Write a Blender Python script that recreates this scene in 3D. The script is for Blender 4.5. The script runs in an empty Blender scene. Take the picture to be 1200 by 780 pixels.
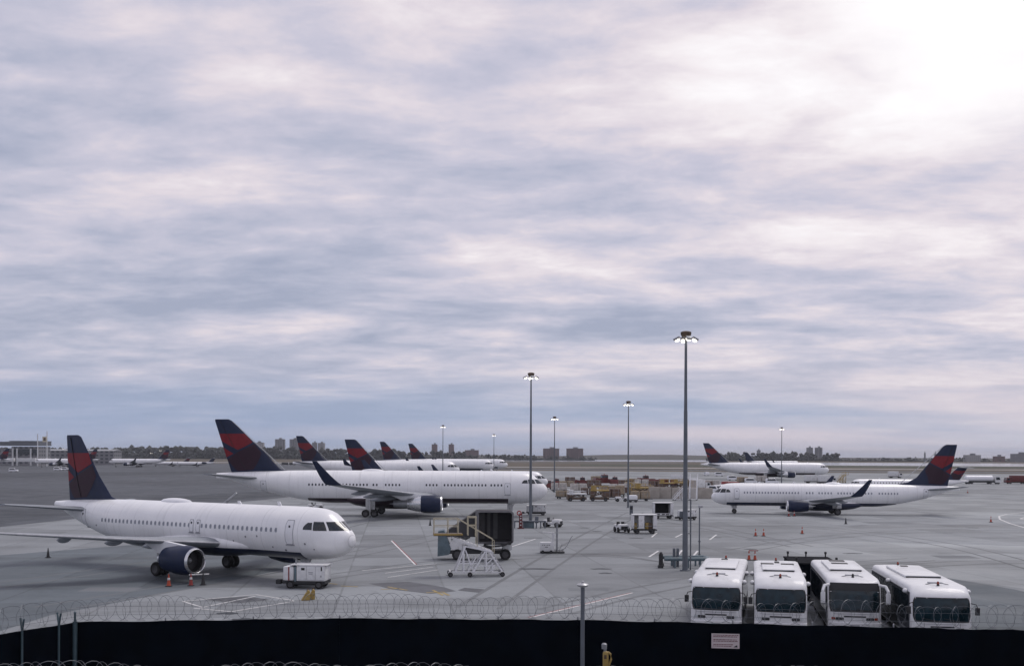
import bpy, bmesh, math, random
from mathutils import Vector, Matrix
import numpy as np

R = math.radians
random.seed(7)
S = bpy.context.scene
COL = S.collection

# ------------------------------------------------------------------ camera
H = 10.0            # eye height above the apron
F = 1250.0          # focal length in pixels of a 1200 px wide frame
HY, ROLL = 533.6, 0.0040
cam_d = bpy.data.cameras.new('camera')
cam_d.sensor_width = 36.0
cam_d.lens = 36.0 * F / 1200.0
cam_d.shift_y = (HY - 390.0) / 1200.0
cam_d.clip_start = 0.5
cam_d.clip_end = 30000
cam = bpy.data.objects.new('camera', cam_d)
COL.objects.link(cam)
cam.matrix_world = Matrix.Translation((0, 0, H)) @ Matrix.Rotation(R(90), 4, 'X') @ Matrix.Rotation(ROLL, 4, 'Z')
S.camera = cam

# ------------------------------------------------------------------ world, sun, exposure
SUN_EL, SUN_AZ = R(60), R(50)        # azimuth clockwise from +Y
sun_dir = Vector((math.sin(SUN_AZ) * math.cos(SUN_EL), math.cos(SUN_AZ) * math.cos(SUN_EL), math.sin(SUN_EL)))
glow_dir = Vector((math.sin(R(25)) * math.cos(R(23)), math.cos(R(25)) * math.cos(R(23)), math.sin(R(23))))
S.view_settings.view_transform = 'Standard'
S.view_settings.look = 'None'
S.view_settings.gamma = 1.0
S.view_settings.exposure = 0.04
S.view_settings.use_curve_mapping = False
S.render.engine = 'CYCLES'
S.cycles.max_bounces = 6
S.cycles.diffuse_bounces = 1
S.cycles.use_denoising = True

W = bpy.data.worlds.new('World')
S.world = W
W.use_nodes = True
nt = W.node_tree
nt.nodes.clear()


def N(tree, typ, **kw):
    n = tree.nodes.new(typ)
    for k, v in kw.items():
        if k.startswith('i_'):
            key = k[2:]
            n.inputs[int(key) if key.isdigit() else key.replace('_', ' ')].default_value = v
        else:
            setattr(n, k, v)
    return n


def math_node(tree, op, a, b=None, clamp=False):
    n = tree.nodes.new('ShaderNodeMath')
    n.operation = op
    n.use_clamp = clamp
    for i, v in enumerate((a, b)):
        if v is None:
            continue
        if isinstance(v, (int, float)):
            n.inputs[i].default_value = v
        else:
            tree.links.new(v, n.inputs[i])
    return n.outputs[0]


def maprange(tree, v, a, b, c=0.0, d=1.0, smooth=True):
    n = tree.nodes.new('ShaderNodeMapRange')
    n.interpolation_type = 'SMOOTHSTEP' if smooth else 'LINEAR'
    tree.links.new(v, n.inputs[0])
    for i, x in enumerate((a, b, c, d)):
        n.inputs[i + 1].default_value = x
    return n.outputs[0]


def mixcol(tree, f, a, b, blend='MIX'):
    n = tree.nodes.new('ShaderNodeMix')
    n.data_type = 'RGBA'
    n.blend_type = blend
    for i, v in ((0, f), (6, a), (7, b)):
        if isinstance(v, (int, float)):
            n.inputs[i].default_value = v
        elif isinstance(v, tuple):
            n.inputs[i].default_value = v if len(v) == 4 else (*v, 1)
        else:
            tree.links.new(v, n.inputs[i])
    return n.outputs[2]


def build_world():
    L = nt.links
    tc = N(nt, 'ShaderNodeTexCoord')
    sep = N(nt, 'ShaderNodeSeparateXYZ')
    L.new(tc.outputs['Generated'], sep.inputs[0])
    x, y, z = sep.outputs
    zz = math_node(nt, 'ADD', math_node(nt, 'MAXIMUM', z, 0.0), 0.12)
    u = math_node(nt, 'DIVIDE', x, zz)
    v = math_node(nt, 'DIVIDE', y, zz)
    comb = N(nt, 'ShaderNodeCombineXYZ')
    L.new(u, comb.inputs[0]); L.new(v, comb.inputs[1]); comb.inputs[2].default_value = 3.7
    nz = N(nt, 'ShaderNodeSeparateXYZ')

    def noise(scale, detail, rough, dist, off=(0, 0, 0), stretch=(1, 1, 1), rot=0.0):
        mp = N(nt, 'ShaderNodeMapping')
        mp.inputs['Location'].default_value = off
        mp.inputs['Scale'].default_value = stretch
        mp.inputs['Rotation'].default_value = (0, 0, rot)
        L.new(comb.outputs[0], mp.inputs[0])
        n = N(nt, 'ShaderNodeTexNoise')
        n.inputs['Scale'].default_value = scale
        n.inputs['Detail'].default_value = detail
        n.inputs['Roughness'].default_value = rough
        n.inputs['Distortion'].default_value = dist
        L.new(mp.outputs[0], n.inputs['Vector'])
        return n.outputs['Fac']
    big = noise(0.50, 3, 0.5, 0.5, (5.0, 14.4, 0), (0.7, 1, 1), 0.25)
    mid = noise(1.75, 9, 0.58, 0.28, (1.2, 5.7, 0), (0.72, 1, 1), 0.24)
    fine = noise(6.5, 6, 0.62, 0.3, (8, 2, 0), (0.8, 1, 1), 0.3)
    d = math_node(nt, 'ADD', math_node(nt, 'MULTIPLY', big, 0.42), math_node(nt, 'MULTIPLY', mid, 0.44))
    d = math_node(nt, 'ADD', d, math_node(nt, 'MULTIPLY', fine, 0.14))
    # brightness of the thin cloud towards the hidden sun
    dot = N(nt, 'ShaderNodeVectorMath', operation='DOT_PRODUCT')
    L.new(tc.outputs['Generated'], dot.inputs[0]); dot.inputs[1].default_value = glow_dir
    glow = maprange(nt, dot.outputs['Value'], 0.92, 1.0)
    glow2 = math_node(nt, 'POWER', maprange(nt, dot.outputs['Value'], 0.985, 1.0), 1.2)
    d2 = math_node(nt, 'ADD', d, math_node(nt, 'MULTIPLY', glow, 0.045))
    d2 = math_node(nt, 'SUBTRACT', d2, maprange(nt, x, 0.25, -0.45, 0.008, 0.034))
    ramp = N(nt, 'ShaderNodeValToRGB')
    cr = ramp.color_ramp
    stops = [(0.39, (0.37, 0.40, 0.525)), (0.44, (0.465, 0.48, 0.60)), (0.49, (0.60, 0.58, 0.685)),
             (0.535, (0.765, 0.695, 0.75)), (0.585, (0.915, 0.848, 0.87)), (0.65, (1.04, 1.01, 1.02))]
    while len(cr.elements) < len(stops):
        cr.elements.new(0.5)
    for e, (p, c) in zip(cr.elements, stops):
        e.position = p; e.color = (*c, 1)
    L.new(d2, ramp.inputs[0])
    cloud = ramp.outputs[0]
    # the far cloud base seen edge-on is bluer and flatter
    low = maprange(nt, z, 0.012, 0.115, 1.0, 0.0)
    band = noise(1.0, 5, 0.5, 0.2, (3, 9, 0), (0.10, 0.35, 1))
    lowcol = mixcol(nt, maprange(nt, band, 0.42, 0.60), (0.33, 0.41, 0.585), (0.66, 0.60, 0.68))
    azl = maprange(nt, x, -0.5, 0.35)
    lowcol = mixcol(nt, azl, mixcol(nt, 0.55, lowcol, (0.25, 0.345, 0.56)), lowcol)
    cloud = mixcol(nt, math_node(nt, 'MULTIPLY', low, 0.80), cloud, lowcol)
    cloud = mixcol(nt, math_node(nt, 'MULTIPLY', glow2, 0.8), cloud, (1.12, 1.10, 1.10))
    sky = N(nt, 'ShaderNodeTexSky', sky_type='NISHITA')
    sky.sun_disc = False
    sky.sun_elevation = SUN_EL
    sky.sun_rotation = SUN_AZ
    sky.altitude = 10
    scaled = mixcol(nt, 1.0, cloud, (10.0, 10.0, 10.0), 'MULTIPLY')
    total = mixcol(nt, 0.94, sky.outputs[0], scaled)
    # below the horizon: ground-toned
    bg = N(nt, 'ShaderNodeBackground')
    bg.inputs['Strength'].default_value = 0.1
    L.new(total, bg.inputs[0])
    out = N(nt, 'ShaderNodeOutputWorld')
    L.new(bg.outputs[0], out.inputs[0])


build_world()
sun_d = bpy.data.lights.new('sun', 'SUN')
sun_d.energy = 1.35
sun_d.angle = R(22)
sun_d.color = (1.0, 0.95, 0.90)
sun = bpy.data.objects.new('sun', sun_d)
COL.objects.link(sun)
sun.rotation_euler = sun_dir.to_track_quat('Z', 'Y').to_euler()


def P(px, py, Z=0.0):
    """World point seen at (px, py) of the 1200 px photograph, lying at height Z."""
    y0 = HY + ROLL * (px - 600)
    D = F * (H - Z) / (py - y0)
    return Vector(((px - 600) * D / F, D, Z))


def Q(px, D, Z=0.0):
    """World point at distance D on the vertical plane through image column px."""
    return Vector(((px - 600) * D / F, D, Z))


def PZ(px, py, D):
    """Height of the point seen at (px, py) at distance D."""
    return H - (py - HY - ROLL * (px - 600)) * D / F


# ------------------------------------------------------------------ materials
MATS = {}


def mat(name, col, rough=0.5, metal=0.0, var=0.10, scale=2.5, spec=0.5, coat=0.0, dirt=0.0, emit=None, bump=0.0):
    if name in MATS:
        return MATS[name]
    m = bpy.data.materials.new(name)
    m.use_nodes = True
    t = m.node_tree
    b = t.nodes['Principled BSDF']
    tc = N(t, 'ShaderNodeTexCoord')
    n = N(t, 'ShaderNodeTexNoise')
    n.inputs['Scale'].default_value = scale
    n.inputs['Detail'].default_value = 5
    t.links.new(tc.outputs['Object'], n.inputs['Vector'])
    f = maprange(t, n.outputs['Fac'], 0.3, 0.7)
    lo = tuple(c * (1 - var) for c in col)
    hi = tuple(min(1, c * (1 + var)) for c in col)
    c = mixcol(t, f, lo, hi)
    if dirt > 0:
        n2 = N(t, 'ShaderNodeTexNoise')
        n2.inputs['Scale'].default_value = 1.1
        n2.inputs['Detail'].default_value = 8
        n2.inputs['Roughness'].default_value = 0.7
        t.links.new(tc.outputs['Object'], n2.inputs['Vector'])
        f2 = math_node(t, 'MULTIPLY', maprange(t, n2.outputs['Fac'], 0.5, 0.75), dirt)
        c = mixcol(t, f2, c, (0.10, 0.09, 0.08))
    t.links.new(c, b.inputs['Base Color'])
    t.links.new(maprange(t, n.outputs['Fac'], 0.3, 0.7, max(0.02, rough * 0.88), min(1, rough * 1.12)), b.inputs['Roughness'])
    b.inputs['Metallic'].default_value = metal
    b.inputs['Specular IOR Level'].default_value = spec
    b.inputs['Coat Weight'].default_value = coat
    if emit:
        b.inputs['Emission Color'].default_value = (*emit[0], 1)
        b.inputs['Emission Strength'].default_value = emit[1]
    if bump > 0:
        bp = N(t, 'ShaderNodeBump')
        bp.inputs['Strength'].default_value = bump
        bp.inputs['Distance'].default_value = 0.02
        t.links.new(n.outputs['Fac'], bp.inputs['Height'])
        t.links.new(bp.outputs[0], b.inputs['Normal'])
    MATS[name] = m
    return m


NAVY = (0.010, 0.018, 0.050)
M_white = mat('white_paint', (0.76, 0.77, 0.80), 0.38, var=0.03, coat=0.2)
M_gsew = mat('service_white', (0.66, 0.67, 0.68), 0.5, var=0.06, dirt=0.45)
M_navy = mat('navy_paint', NAVY, 0.42, var=0.1, spec=0.3)
M_red = mat('crimson_paint', (0.175, 0.010, 0.018), 0.42, var=0.1, spec=0.3)
M_maroon = mat('maroon_paint', (0.026, 0.007, 0.018), 0.42, var=0.1, spec=0.3)
M_wing = mat('wing_grey', (0.25, 0.27, 0.30), 0.45, var=0.05, dirt=0.10)
M_metal = mat('bare_metal', (0.62, 0.63, 0.65), 0.28, 0.9, var=0.05)
M_steel = mat('dull_steel', (0.28, 0.29, 0.31), 0.5, 0.6, var=0.12)
M_fan = mat('fan_blades', (0.035, 0.036, 0.04), 0.5, 0.4)
M_dark = mat('dark_recess', (0.012, 0.012, 0.014), 0.8)
M_tyre = mat('tyre_rubber', (0.014, 0.014, 0.015), 0.85)
M_rim = mat('wheel_rim', (0.07, 0.07, 0.075), 0.6, 0.2)
M_strut = mat('gear_strut', (0.45, 0.46, 0.47), 0.4, 0.2)
M_glass = mat('dark_glass', (0.010, 0.017, 0.024), 0.06, var=0.2, spec=0.6)
M_cabin = mat('cabin_window_glass', (0.035, 0.042, 0.055), 0.15, var=0.2)
M_cabinp = mat('shaded_cabin_window', (0.26, 0.285, 0.33), 0.3, var=0.2)
M_seam = mat('door_seam', (0.30, 0.31, 0.34), 0.6)
M_pole = mat('galvanised_pole', (0.125, 0.142, 0.165), 0.5, 0.3, var=0.12, scale=1.2, dirt=0.25)
M_teal = mat('teal_grey_pipe', (0.10, 0.145, 0.17), 0.5, var=0.15, dirt=0.3)
M_yellow = mat('safety_yellow', (0.36, 0.25, 0.07), 0.55, var=0.1, dirt=0.35)
M_palerail = mat('faded_yellow_rail', (0.46, 0.42, 0.31), 0.6, var=0.2, dirt=0.4)
M_orange = mat('cone_orange', (0.38, 0.055, 0.02), 0.5, var=0.12, dirt=0.3)
M_conered = mat('cone_faded_red', (0.25, 0.03, 0.025), 0.6, var=0.15, dirt=0.4)
M_black = mat('black_plastic', (0.014, 0.015, 0.017), 0.55)
M_chassis = mat('black_chassis', (0.022, 0.023, 0.026), 0.6, var=0.2)
M_red_truck = mat('dark_red_paint', (0.11, 0.016, 0.016), 0.45, var=0.15, dirt=0.4)
M_redv = mat('red_vehicle_paint', (0.30, 0.02, 0.02), 0.4, var=0.12, dirt=0.2)
M_beige = mat('beige_concrete', (0.36, 0.33, 0.295), 0.85, var=0.12, scale=0.8, dirt=0.3, bump=0.3)
M_alu = mat('dull_aluminium', (0.50, 0.51, 0.53), 0.42, 0.5, var=0.10, dirt=0.25)
M_tan = mat('tan_canvas', (0.34, 0.27, 0.17), 0.8, var=0.15)
M_brown = mat('brown_machine_paint', (0.10, 0.065, 0.045), 0.6, var=0.25, dirt=0.4)
M_canvas = mat('dark_grey_canvas', (0.050, 0.050, 0.055), 0.85, var=0.2, bump=0.4)
M_canvas2 = mat('grey_canvas_edge', (0.16, 0.16, 0.17), 0.8, var=0.15)
M_screen = mat('fence_screen', (0.0022, 0.0036, 0.0065), 0.9, var=0.3, scale=1.0, spec=0.02)
M_wire = mat('razor_wire_steel', (0.17, 0.18, 0.20), 0.45, 0.6)
M_amber = mat('amber_lens', (0.26, 0.04, 0.02), 0.25, var=0.1)
M_lampglass = mat('clear_lens', (0.55, 0.58, 0.6), 0.2)
M_lamp = mat('lit_lamp', (0.9, 0.9, 0.85), 0.4, emit=((1.0, 0.92, 0.80), 3.5))
M_whiteline = mat('white_line_paint', (0.60, 0.60, 0.60), 0.7, var=0.15, scale=1.5, dirt=0.5)
M_redline = mat('red_line_paint', (0.22, 0.05, 0.05), 0.7, var=0.15, dirt=0.4)
M_yelline = mat('yellow_line_paint', (0.36, 0.27, 0.10), 0.7, var=0.2, dirt=0.6)


# ------------------------------------------------------------------ mesh helpers
class MB:
    """Collects shapes; build() links them as ONE mesh object."""

    def __init__(self):
        self.v, self.f, self.m = [], [], []

    def add(self, verts, faces, mi=0, M=None):
        o = len(self.v)
        for p in verts:
            p = Vector(p)
            self.v.append(tuple(M @ p) if M is not None else tuple(p))
        for fc in faces:
            self.f.append(tuple(i + o for i in fc)); self.m.append(mi)

    def box(self, c, s, mi=0, bevel=0.0, rot=None, taper=None):
        """c centre, s full size; taper=(tx, ty) scales the top face."""
        bm = bmesh.new()
        bmesh.ops.create_cube(bm, size=1)
        for v in bm.verts:
            k = (1, 1)
            if taper and v.co.z > 0:
                k = taper
            v.co = Vector((v.co.x * s[0] * k[0], v.co.y * s[1] * k[1], v.co.z * s[2]))
        if bevel > 0:
            bmesh.ops.bevel(bm, geom=list(bm.edges), offset=min(bevel, min(s) * 0.45), segments=2, affect='EDGES', profile=0.6)
        M = Matrix.Translation(c)
        if rot is not None:
            M = M @ (rot if isinstance(rot, Matrix) else Matrix.Rotation(rot, 4, 'Z'))
        bm.verts.index_update()
        self.add([v.co for v in bm.verts], [[v.index for v in f.verts] for f in bm.faces], mi, M)
        bm.free()

    def cyl(self, p0, p1, r0, r1=None, seg=12, mi=0, caps=True):
        r1 = r0 if r1 is None else r1
        p0, p1 = Vector(p0), Vector(p1)
        d = (p1 - p0)
        q = d.to_track_quat('Z', 'Y')
        vs, fs = [], []
        for p, r in ((p0, r0), (p1, r1)):
            for i in range(seg):
                a = 2 * math.pi * i / seg
                vs.append(p + q @ Vector((r * math.cos(a), r * math.sin(a), 0)))
        for i in range(seg):
            j = (i + 1) % seg
            fs.append((i, j, seg + j, seg + i))
        if caps:
            fs.append(tuple(range(seg - 1, -1, -1))); fs.append(tuple(range(seg, 2 * seg)))
        self.add(vs, fs, mi)

    def bar(self, p0, p1, w, h=None, mi=0):
        """square bar between two points"""
        h = w if h is None else h
        p0, p1 = Vector(p0), Vector(p1)
        d = p1 - p0
        q = d.to_track_quat('Z', 'Y')
        vs = []
        for p in (p0, p1):
            for sx, sy in ((-1, -1), (1, -1), (1, 1), (-1, 1)):
                vs.append(p + q @ Vector((sx * w / 2, sy * h / 2, 0)))
        self.add(vs, [(0, 1, 5, 4), (1, 2, 6, 5), (2, 3, 7, 6), (3, 0, 4, 7), (3, 2, 1, 0), (4, 5, 6, 7)], mi)

    def tube(self, pts, r, seg=6, mi=0):
        pts = [Vector(p) for p in pts]
        vs, fs = [], []
        n = len(pts)
        for k, p in enumerate(pts):
            d = (pts[min(k + 1, n - 1)] - pts[max(k - 1, 0)])
            q = d.to_track_quat('Z', 'Y')
            for i in range(seg):
                a = 2 * math.pi * i / seg
                vs.append(p + q @ Vector((r * math.cos(a), r * math.sin(a), 0)))
        for k in range(n - 1):
            for i in range(seg):
                j = (i + 1) % seg
                fs.append((k * seg + i, k * seg + j, (k + 1) * seg + j, (k + 1) * seg + i))
        fs.append(tuple(range(seg - 1, -1, -1))); fs.append(tuple(range((n - 1) * seg, n * seg)))
        self.add(vs, fs, mi)

    def rings(self, rings, mi=0, cap0=True, cap1=True, closed=True):
        """loft through rings of equal vertex count"""
        n = len(rings[0])
        vs = [p for r in rings for p in r]
        fs = []
        for k in range(len(rings) - 1):
            for i in range(n if closed else n - 1):
                j = (i + 1) % n
                fs.append((k * n + i, k * n + j, (k + 1) * n + j, (k + 1) * n + i))
        if cap0:
            fs.append(tuple(range(n - 1, -1, -1)))
        if cap1:
            fs.append(tuple(range((len(rings) - 1) * n, len(rings) * n)))
        self.add(vs, fs, mi)

    def lathe(self, c, axis, prof, seg=24, mi=0, mis=None):
        """prof: list of (along, radius) from c along axis"""
        q = Vector(axis).to_track_quat('Z', 'Y')
        c = Vector(c)
        for k in range(len(prof) - 1):
            (a0, r0), (a1, r1) = prof[k], prof[k + 1]
            vs = []
            for a, r in ((a0, r0), (a1, r1)):
                for i in range(seg):
                    t = 2 * math.pi * i / seg
                    vs.append(c + q @ Vector((r * math.cos(t), r * math.sin(t), a)))
            self.add(vs, [(i, (i + 1) % seg, seg + (i + 1) % seg, seg + i) for i in range(seg)], mis[k] if mis else mi)

    def prism(self, pts, d, mi=0):
        """extrude a planar polygon (3D points) along vector d"""
        pts = [Vector(p) for p in pts]
        d = Vector(d)
        n = len(pts)
        self.add(pts + [p + d for p in pts],
                 [tuple(range(n - 1, -1, -1)), tuple(range(n, 2 * n))] + [(i, (i + 1) % n, n + (i + 1) % n, n + i) for i in range(n)], mi)

    def poly(self, pts, mi=0):
        self.add(pts, [tuple(range(len(pts)))], mi)

    def blob(self, c, r, sub=1, mi=0, jit=0.0, sq=(1, 1, 1)):
        bm = bmesh.new()
        bmesh.ops.create_icosphere(bm, subdivisions=sub, radius=1)
        for v in bm.verts:
            k = r * (1 + random.uniform(-jit, jit))
            v.co = Vector((v.co.x * sq[0], v.co.y * sq[1], v.co.z * sq[2])) * k + Vector(c)
        bm.verts.index_update()
        self.add([v.co for v in bm.verts], [[v.index for v in f.verts] for f in bm.faces], mi)
        bm.free()

    def build(self, name, mats, parent=None, smooth=35, fix=True):
        me = bpy.data.meshes.new(name)
        me.from_pydata(self.v, [], self.f)
        if not isinstance(mats, (list, tuple)):
            mats = [mats]
        for m in mats:
            me.materials.append(m)
        me.polygons.foreach_set('material_index', self.m)
        if fix:
            bm = bmesh.new(); bm.from_mesh(me)
            bmesh.ops.remove_doubles(bm, verts=bm.verts, dist=0.0004)
            bmesh.ops.recalc_face_normals(bm, faces=bm.faces)
            bm.to_mesh(me); bm.free()
        if smooth:
            me.polygons.foreach_set('use_smooth', [True] * len(me.polygons))
            me.set_sharp_from_angle(angle=R(smooth))
        me.update()
        o = bpy.data.objects.new(name, me)
        COL.objects.link(o)
        if parent is not None:
            o.parent = parent
        return o


def tag(o, label=None, cat=None, group=None, kind=None):
    if label: o['label'] = label
    if cat: o['category'] = cat
    if group: o['group'] = group
    if kind: o['kind'] = kind
    return o


def thing(name, loc, label, cat, group=None, rz=0.0):
    o = bpy.data.objects.new(name, None)
    o.empty_display_size = 0.5
    COL.objects.link(o)
    o.location = loc
    o.rotation_euler = (0, 0, rz)
    return tag(o, label, cat, group)


def copy_tree(o, parent=None, skip=()):
    c = o.copy()
    COL.objects.link(c)
    c.parent = parent
    for ch in list(o.children):
        if ch.name.split('.')[0] in skip:
            continue
        copy_tree(ch, c, skip)
    return c


def place_copy(o, loc, rz, label, group=None, skip=()):
    c = copy_tree(o, None, skip)
    c.location = loc
    c.rotation_euler = (0, 0, rz)
    c['label'] = label
    if group: c['group'] = group
    return c


def wheel(parent, c, r, w, axis=(0, 1, 0), name='wheel', seg=20):
    b = MB()
    ax = Vector(axis)
    s = Vector(c) - ax * w / 2
    b.lathe(s, ax, [(0.02, 0.001), (0.02, r * 0.55), (0, r * 0.6), (0, r * 0.9), (w * 0.18, r), (w * 0.82, r), (w, r * 0.9), (w, r * 0.6), (w - 0.02, r * 0.55), (w - 0.02, 0.001)],
            seg=seg, mis=[1, 1, 0, 0, 0, 0, 0, 1, 1])
    return b.build(name, [M_tyre, M_rim], parent)
# ------------------------------------------------------------------ ground, taxiways, water, far land
def ground_material(name, base, joints=True, rot=0.11, size=7.6, stain=0.5, rough=0.75, dark=(0.06, 0.062, 0.066), tone=0.15, streak=0.25):
    m = bpy.data.materials.new(name)
    m.use_nodes = True
    t = m.node_tree
    L = t.links
    b = t.nodes['Principled BSDF']
    tc = N(t, 'ShaderNodeTexCoord')
    mp = N(t, 'ShaderNodeMapping')
    mp.inputs['Rotation'].default_value = (0, 0, -rot)
    mp.inputs['Location'].default_value = (size / 2, 1.3, 0)
    L.new(tc.outputs['Object'], mp.inputs[0])

    def noise(scale, detail=6, rough_=0.6, stretch=(1, 1, 1), dist=0.0):
        mm = N(t, 'ShaderNodeMapping')
        mm.inputs['Scale'].default_value = stretch
        L.new(mp.outputs[0], mm.inputs[0])
        n = N(t, 'ShaderNodeTexNoise')
        n.inputs['Scale'].default_value = scale
        n.inputs['Detail'].default_value = detail
        n.inputs['Roughness'].default_value = rough_
        n.inputs['Distortion'].default_value = dist
        L.new(mm.outputs[0], n.inputs['Vector'])
        return n.outputs['Fac']
    big = noise(0.018, 5, 0.6, dist=0.6)
    mid = noise(0.16, 7, 0.65, dist=0.4)
    fin = noise(3.0, 5, 0.7)
    str1 = noise(0.09, 5, 0.6, (0.14, 1.6, 1), 0.5)
    c = mixcol(t, maprange(t, big, 0.3, 0.7), tuple(x * 0.76 for x in base), tuple(x * 1.20 for x in base))
    c = mixcol(t, math_node(t, 'MULTIPLY', maprange(t, str1, 0.48, 0.72), streak), c, dark)
    c = mixcol(t, math_node(t, 'MULTIPLY', maprange(t, mid, 0.55, 0.8), stain), c, dark)
    c = mixcol(t, math_node(t, 'MULTIPLY', maprange(t, fin, 0.3, 0.7), 0.10), c, dark)
    if joints:
        sep = N(t, 'ShaderNodeSeparateXYZ')
        L.new(mp.outputs[0], sep.inputs[0])
        cells, lines = [], []
        for i in (0, 1):
            q = math_node(t, 'DIVIDE', sep.outputs[i], size)
            fr = math_node(t, 'FRACT', q)
            cells.append(math_node(t, 'FLOOR', q))
            dd = math_node(t, 'ABSOLUTE', math_node(t, 'SUBTRACT', fr, 0.5))
            # darkened sealant with soft edges, broken by noise
            lines.append(maprange(t, dd, 0.5 - 0.14 / size, 0.5 - 0.02 / size))
        cv = N(t, 'ShaderNodeCombineXYZ')
        L.new(cells[0], cv.inputs[0]); L.new(cells[1], cv.inputs[1])
        wn = N(t, 'ShaderNodeTexWhiteNoise', noise_dimensions='2D')
        L.new(cv.outputs[0], wn.inputs['Vector'])
        tn = maprange(t, wn.outputs['Value'], 0, 1, 1 - tone, 1 + tone, False)
        cc = N(t, 'ShaderNodeCombineColor')
        for k in range(3):
            L.new(tn, cc.inputs[k])
        c = mixcol(t, 1.0, c, cc.outputs[0], 'MULTIPLY')
        jl = math_node(t, 'MAXIMUM', lines[0], lines[1])
        jl = math_node(t, 'MULTIPLY', jl, maprange(t, mid, 0.25, 0.6, 0.08, 0.44))
        c = mixcol(t, jl, c, tuple(x * 0.30 for x in base))
    L.new(c, b.inputs['Base Color'])
    L.new(maprange(t, mid, 0.3, 0.7, rough - 0.14, rough + 0.1), b.inputs['Roughness'])
    b.inputs['Specular IOR Level'].default_value = 0.35
    bp = N(t, 'ShaderNodeBump')
    bp.inputs['Strength'].default_value = 0.15
    bp.inputs['Distance'].default_value = 0.02
    L.new(fin, bp.inputs['Height'])
    L.new(bp.outputs[0], b.inputs['Normal'])
    return m


M_conc = ground_material('apron_concrete', (0.222, 0.238, 0.252), stain=0.58, streak=0.48)
M_conc2 = ground_material('dark_apron_concrete', (0.104, 0.124, 0.140), stain=0.45, streak=0.35)
M_conc3 = ground_material('pale_apron_concrete', (0.285, 0.304, 0.316), stain=0.42, streak=0.35)
M_asph = ground_material('taxiway_asphalt', (0.062, 0.070, 0.082), joints=False, stain=0.3, streak=0.3, dark=(0.05, 0.052, 0.056))
M_asph2 = ground_material('new_asphalt', (0.040, 0.047, 0.056), joints=False, stain=0.2, streak=0.2, dark=(0.03, 0.03, 0.033))
M_oil = ground_material('oil_stained_concrete', (0.080, 0.085, 0.095), joints=False, stain=0.5, streak=0.3, rough=0.6)
M_grass = ground_material('dry_field_grass', (0.085, 0.068, 0.045), joints=False, stain=0.5, streak=0.3, dark=(0.03, 0.028, 0.02), rough=0.95)
M_grassg = ground_material('green_field_grass', (0.045, 0.052, 0.032), joints=False, stain=0.5, streak=0.3, dark=(0.02, 0.022, 0.015), rough=0.95)
M_runway = ground_material('runway_concrete', (0.30, 0.295, 0.29), joints=False, stain=0.2, streak=0.2)
M_water = mat('bay_water', (0.05, 0.07, 0.09), 0.12, var=0.1, scale=0.05, bump=0.5)


def sheet(name, pts, z, m, subdiv=0):
    b = MB()
    b.poly([(p[0], p[1], z) for p in pts])
    o = b.build(name, m, smooth=0)
    for p in o.data.polygons:
        if p.normal.z < 0:
            o.data.flip_normals(); break
    return tag(o, kind='structure')


sheet('ground', [(-9000, -200), (9000, -200), (9000, 14000), (-9000, 14000)], -0.02, M_grass)
sheet('apron', [(-420, 20), (420, 20), (520, 330), (430, 640), (-30, 720), (-900, 900), (-900, 20)], -0.012, M_conc)
# asphalt of the taxi lane at the left, behind the nearest airliner
sheet('taxiway', [P(-420, 650), P(0, 617), P(120, 604), P(330, 583), P(470, 566.5), P(560, 557), P(575, 549.5), P(420, 543), P(-700, 541.5)], -0.008, M_asph)
sheet('taxiway', [P(-420, 628), P(-60, 615.4), P(0, 613.5), P(100, 601.5), P(330, 580.5), P(330, 574), P(180, 583), P(75, 594), P(0, 597), P(-420, 603)], -0.004, M_asph2)
sheet('taxiway', [P(-420, 566), P(0, 560), P(150, 556.5), P(330, 552.5), P(330, 550.5), P(150, 552.6), P(0, 554), P(-420, 556.5)], -0.004, M_asph2)
# pale slabs of a different pour, then darker sheets
sheet('apron_slabs', [P(845, 641), P(1010, 634), P(1230, 640), P(1420, 700), P(1200, 689), P(1010, 663)], -0.008, M_conc3)
sheet('apron_slabs', [P(560, 575), P(980, 592), P(1500, 628), P(1500, 606), P(1050, 578), P(800, 571), P(640, 566)], -0.008, M_conc3)
sheet('apron_slabs', [P(-300, 672), P(0, 650), P(230, 632), P(400, 640), P(345, 664), P(250, 684), P(60, 720), P(-160, 790)], -0.008, M_conc2)  # vignette falloff at the left, painted in as darker concrete
sheet('apron_slabs', [P(1060, 668), P(1190, 690), P(1420, 745), P(1300, 800), P(1135, 760), P(1120, 700)], -0.008, M_conc2)
# field between the apron and the bay
sheet('runway', [Q(500, 790), Q(1700, 640), Q(1800, 680), Q(500, 850)], -0.012, M_asph)
sheet('runway', [Q(380, 930), Q(1800, 800), Q(1800, 845), Q(380, 985)], -0.012, M_runway)
sheet('taxiway', [Q(-700, 1250), Q(560, 1300), Q(560, 1420), Q(-700, 1380)], -0.012, M_runway)
sheet('field', [Q(680, 1050), Q(1800, 900), Q(1800, 1060), Q(680, 1300)], -0.012, M_grassg)
sheet('runway', [Q(420, 1600), Q(800, 1520), Q(800, 1620), Q(420, 1720)], -0.012, M_asph)
sheet('water', [Q(820, 1300), Q(1900, 1080), Q(2000, 1780), Q(830, 1900)], -0.012, M_water)
sheet('water', [Q(380, 2050), Q(830, 1960), Q(830, 2900), Q(380, 3000)], -0.012, M_water)


def line(a, c, w, m=None, name='ground_marking', z=0.0):
    a, c = Vector(a), Vector(c)
    d = (c - a).normalized()
    s = Vector((-d.y, d.x, 0)) * w / 2
    o = sheet(name, [a - s, c - s, c + s, a + s], z, m or M_whiteline)
    return o


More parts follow.
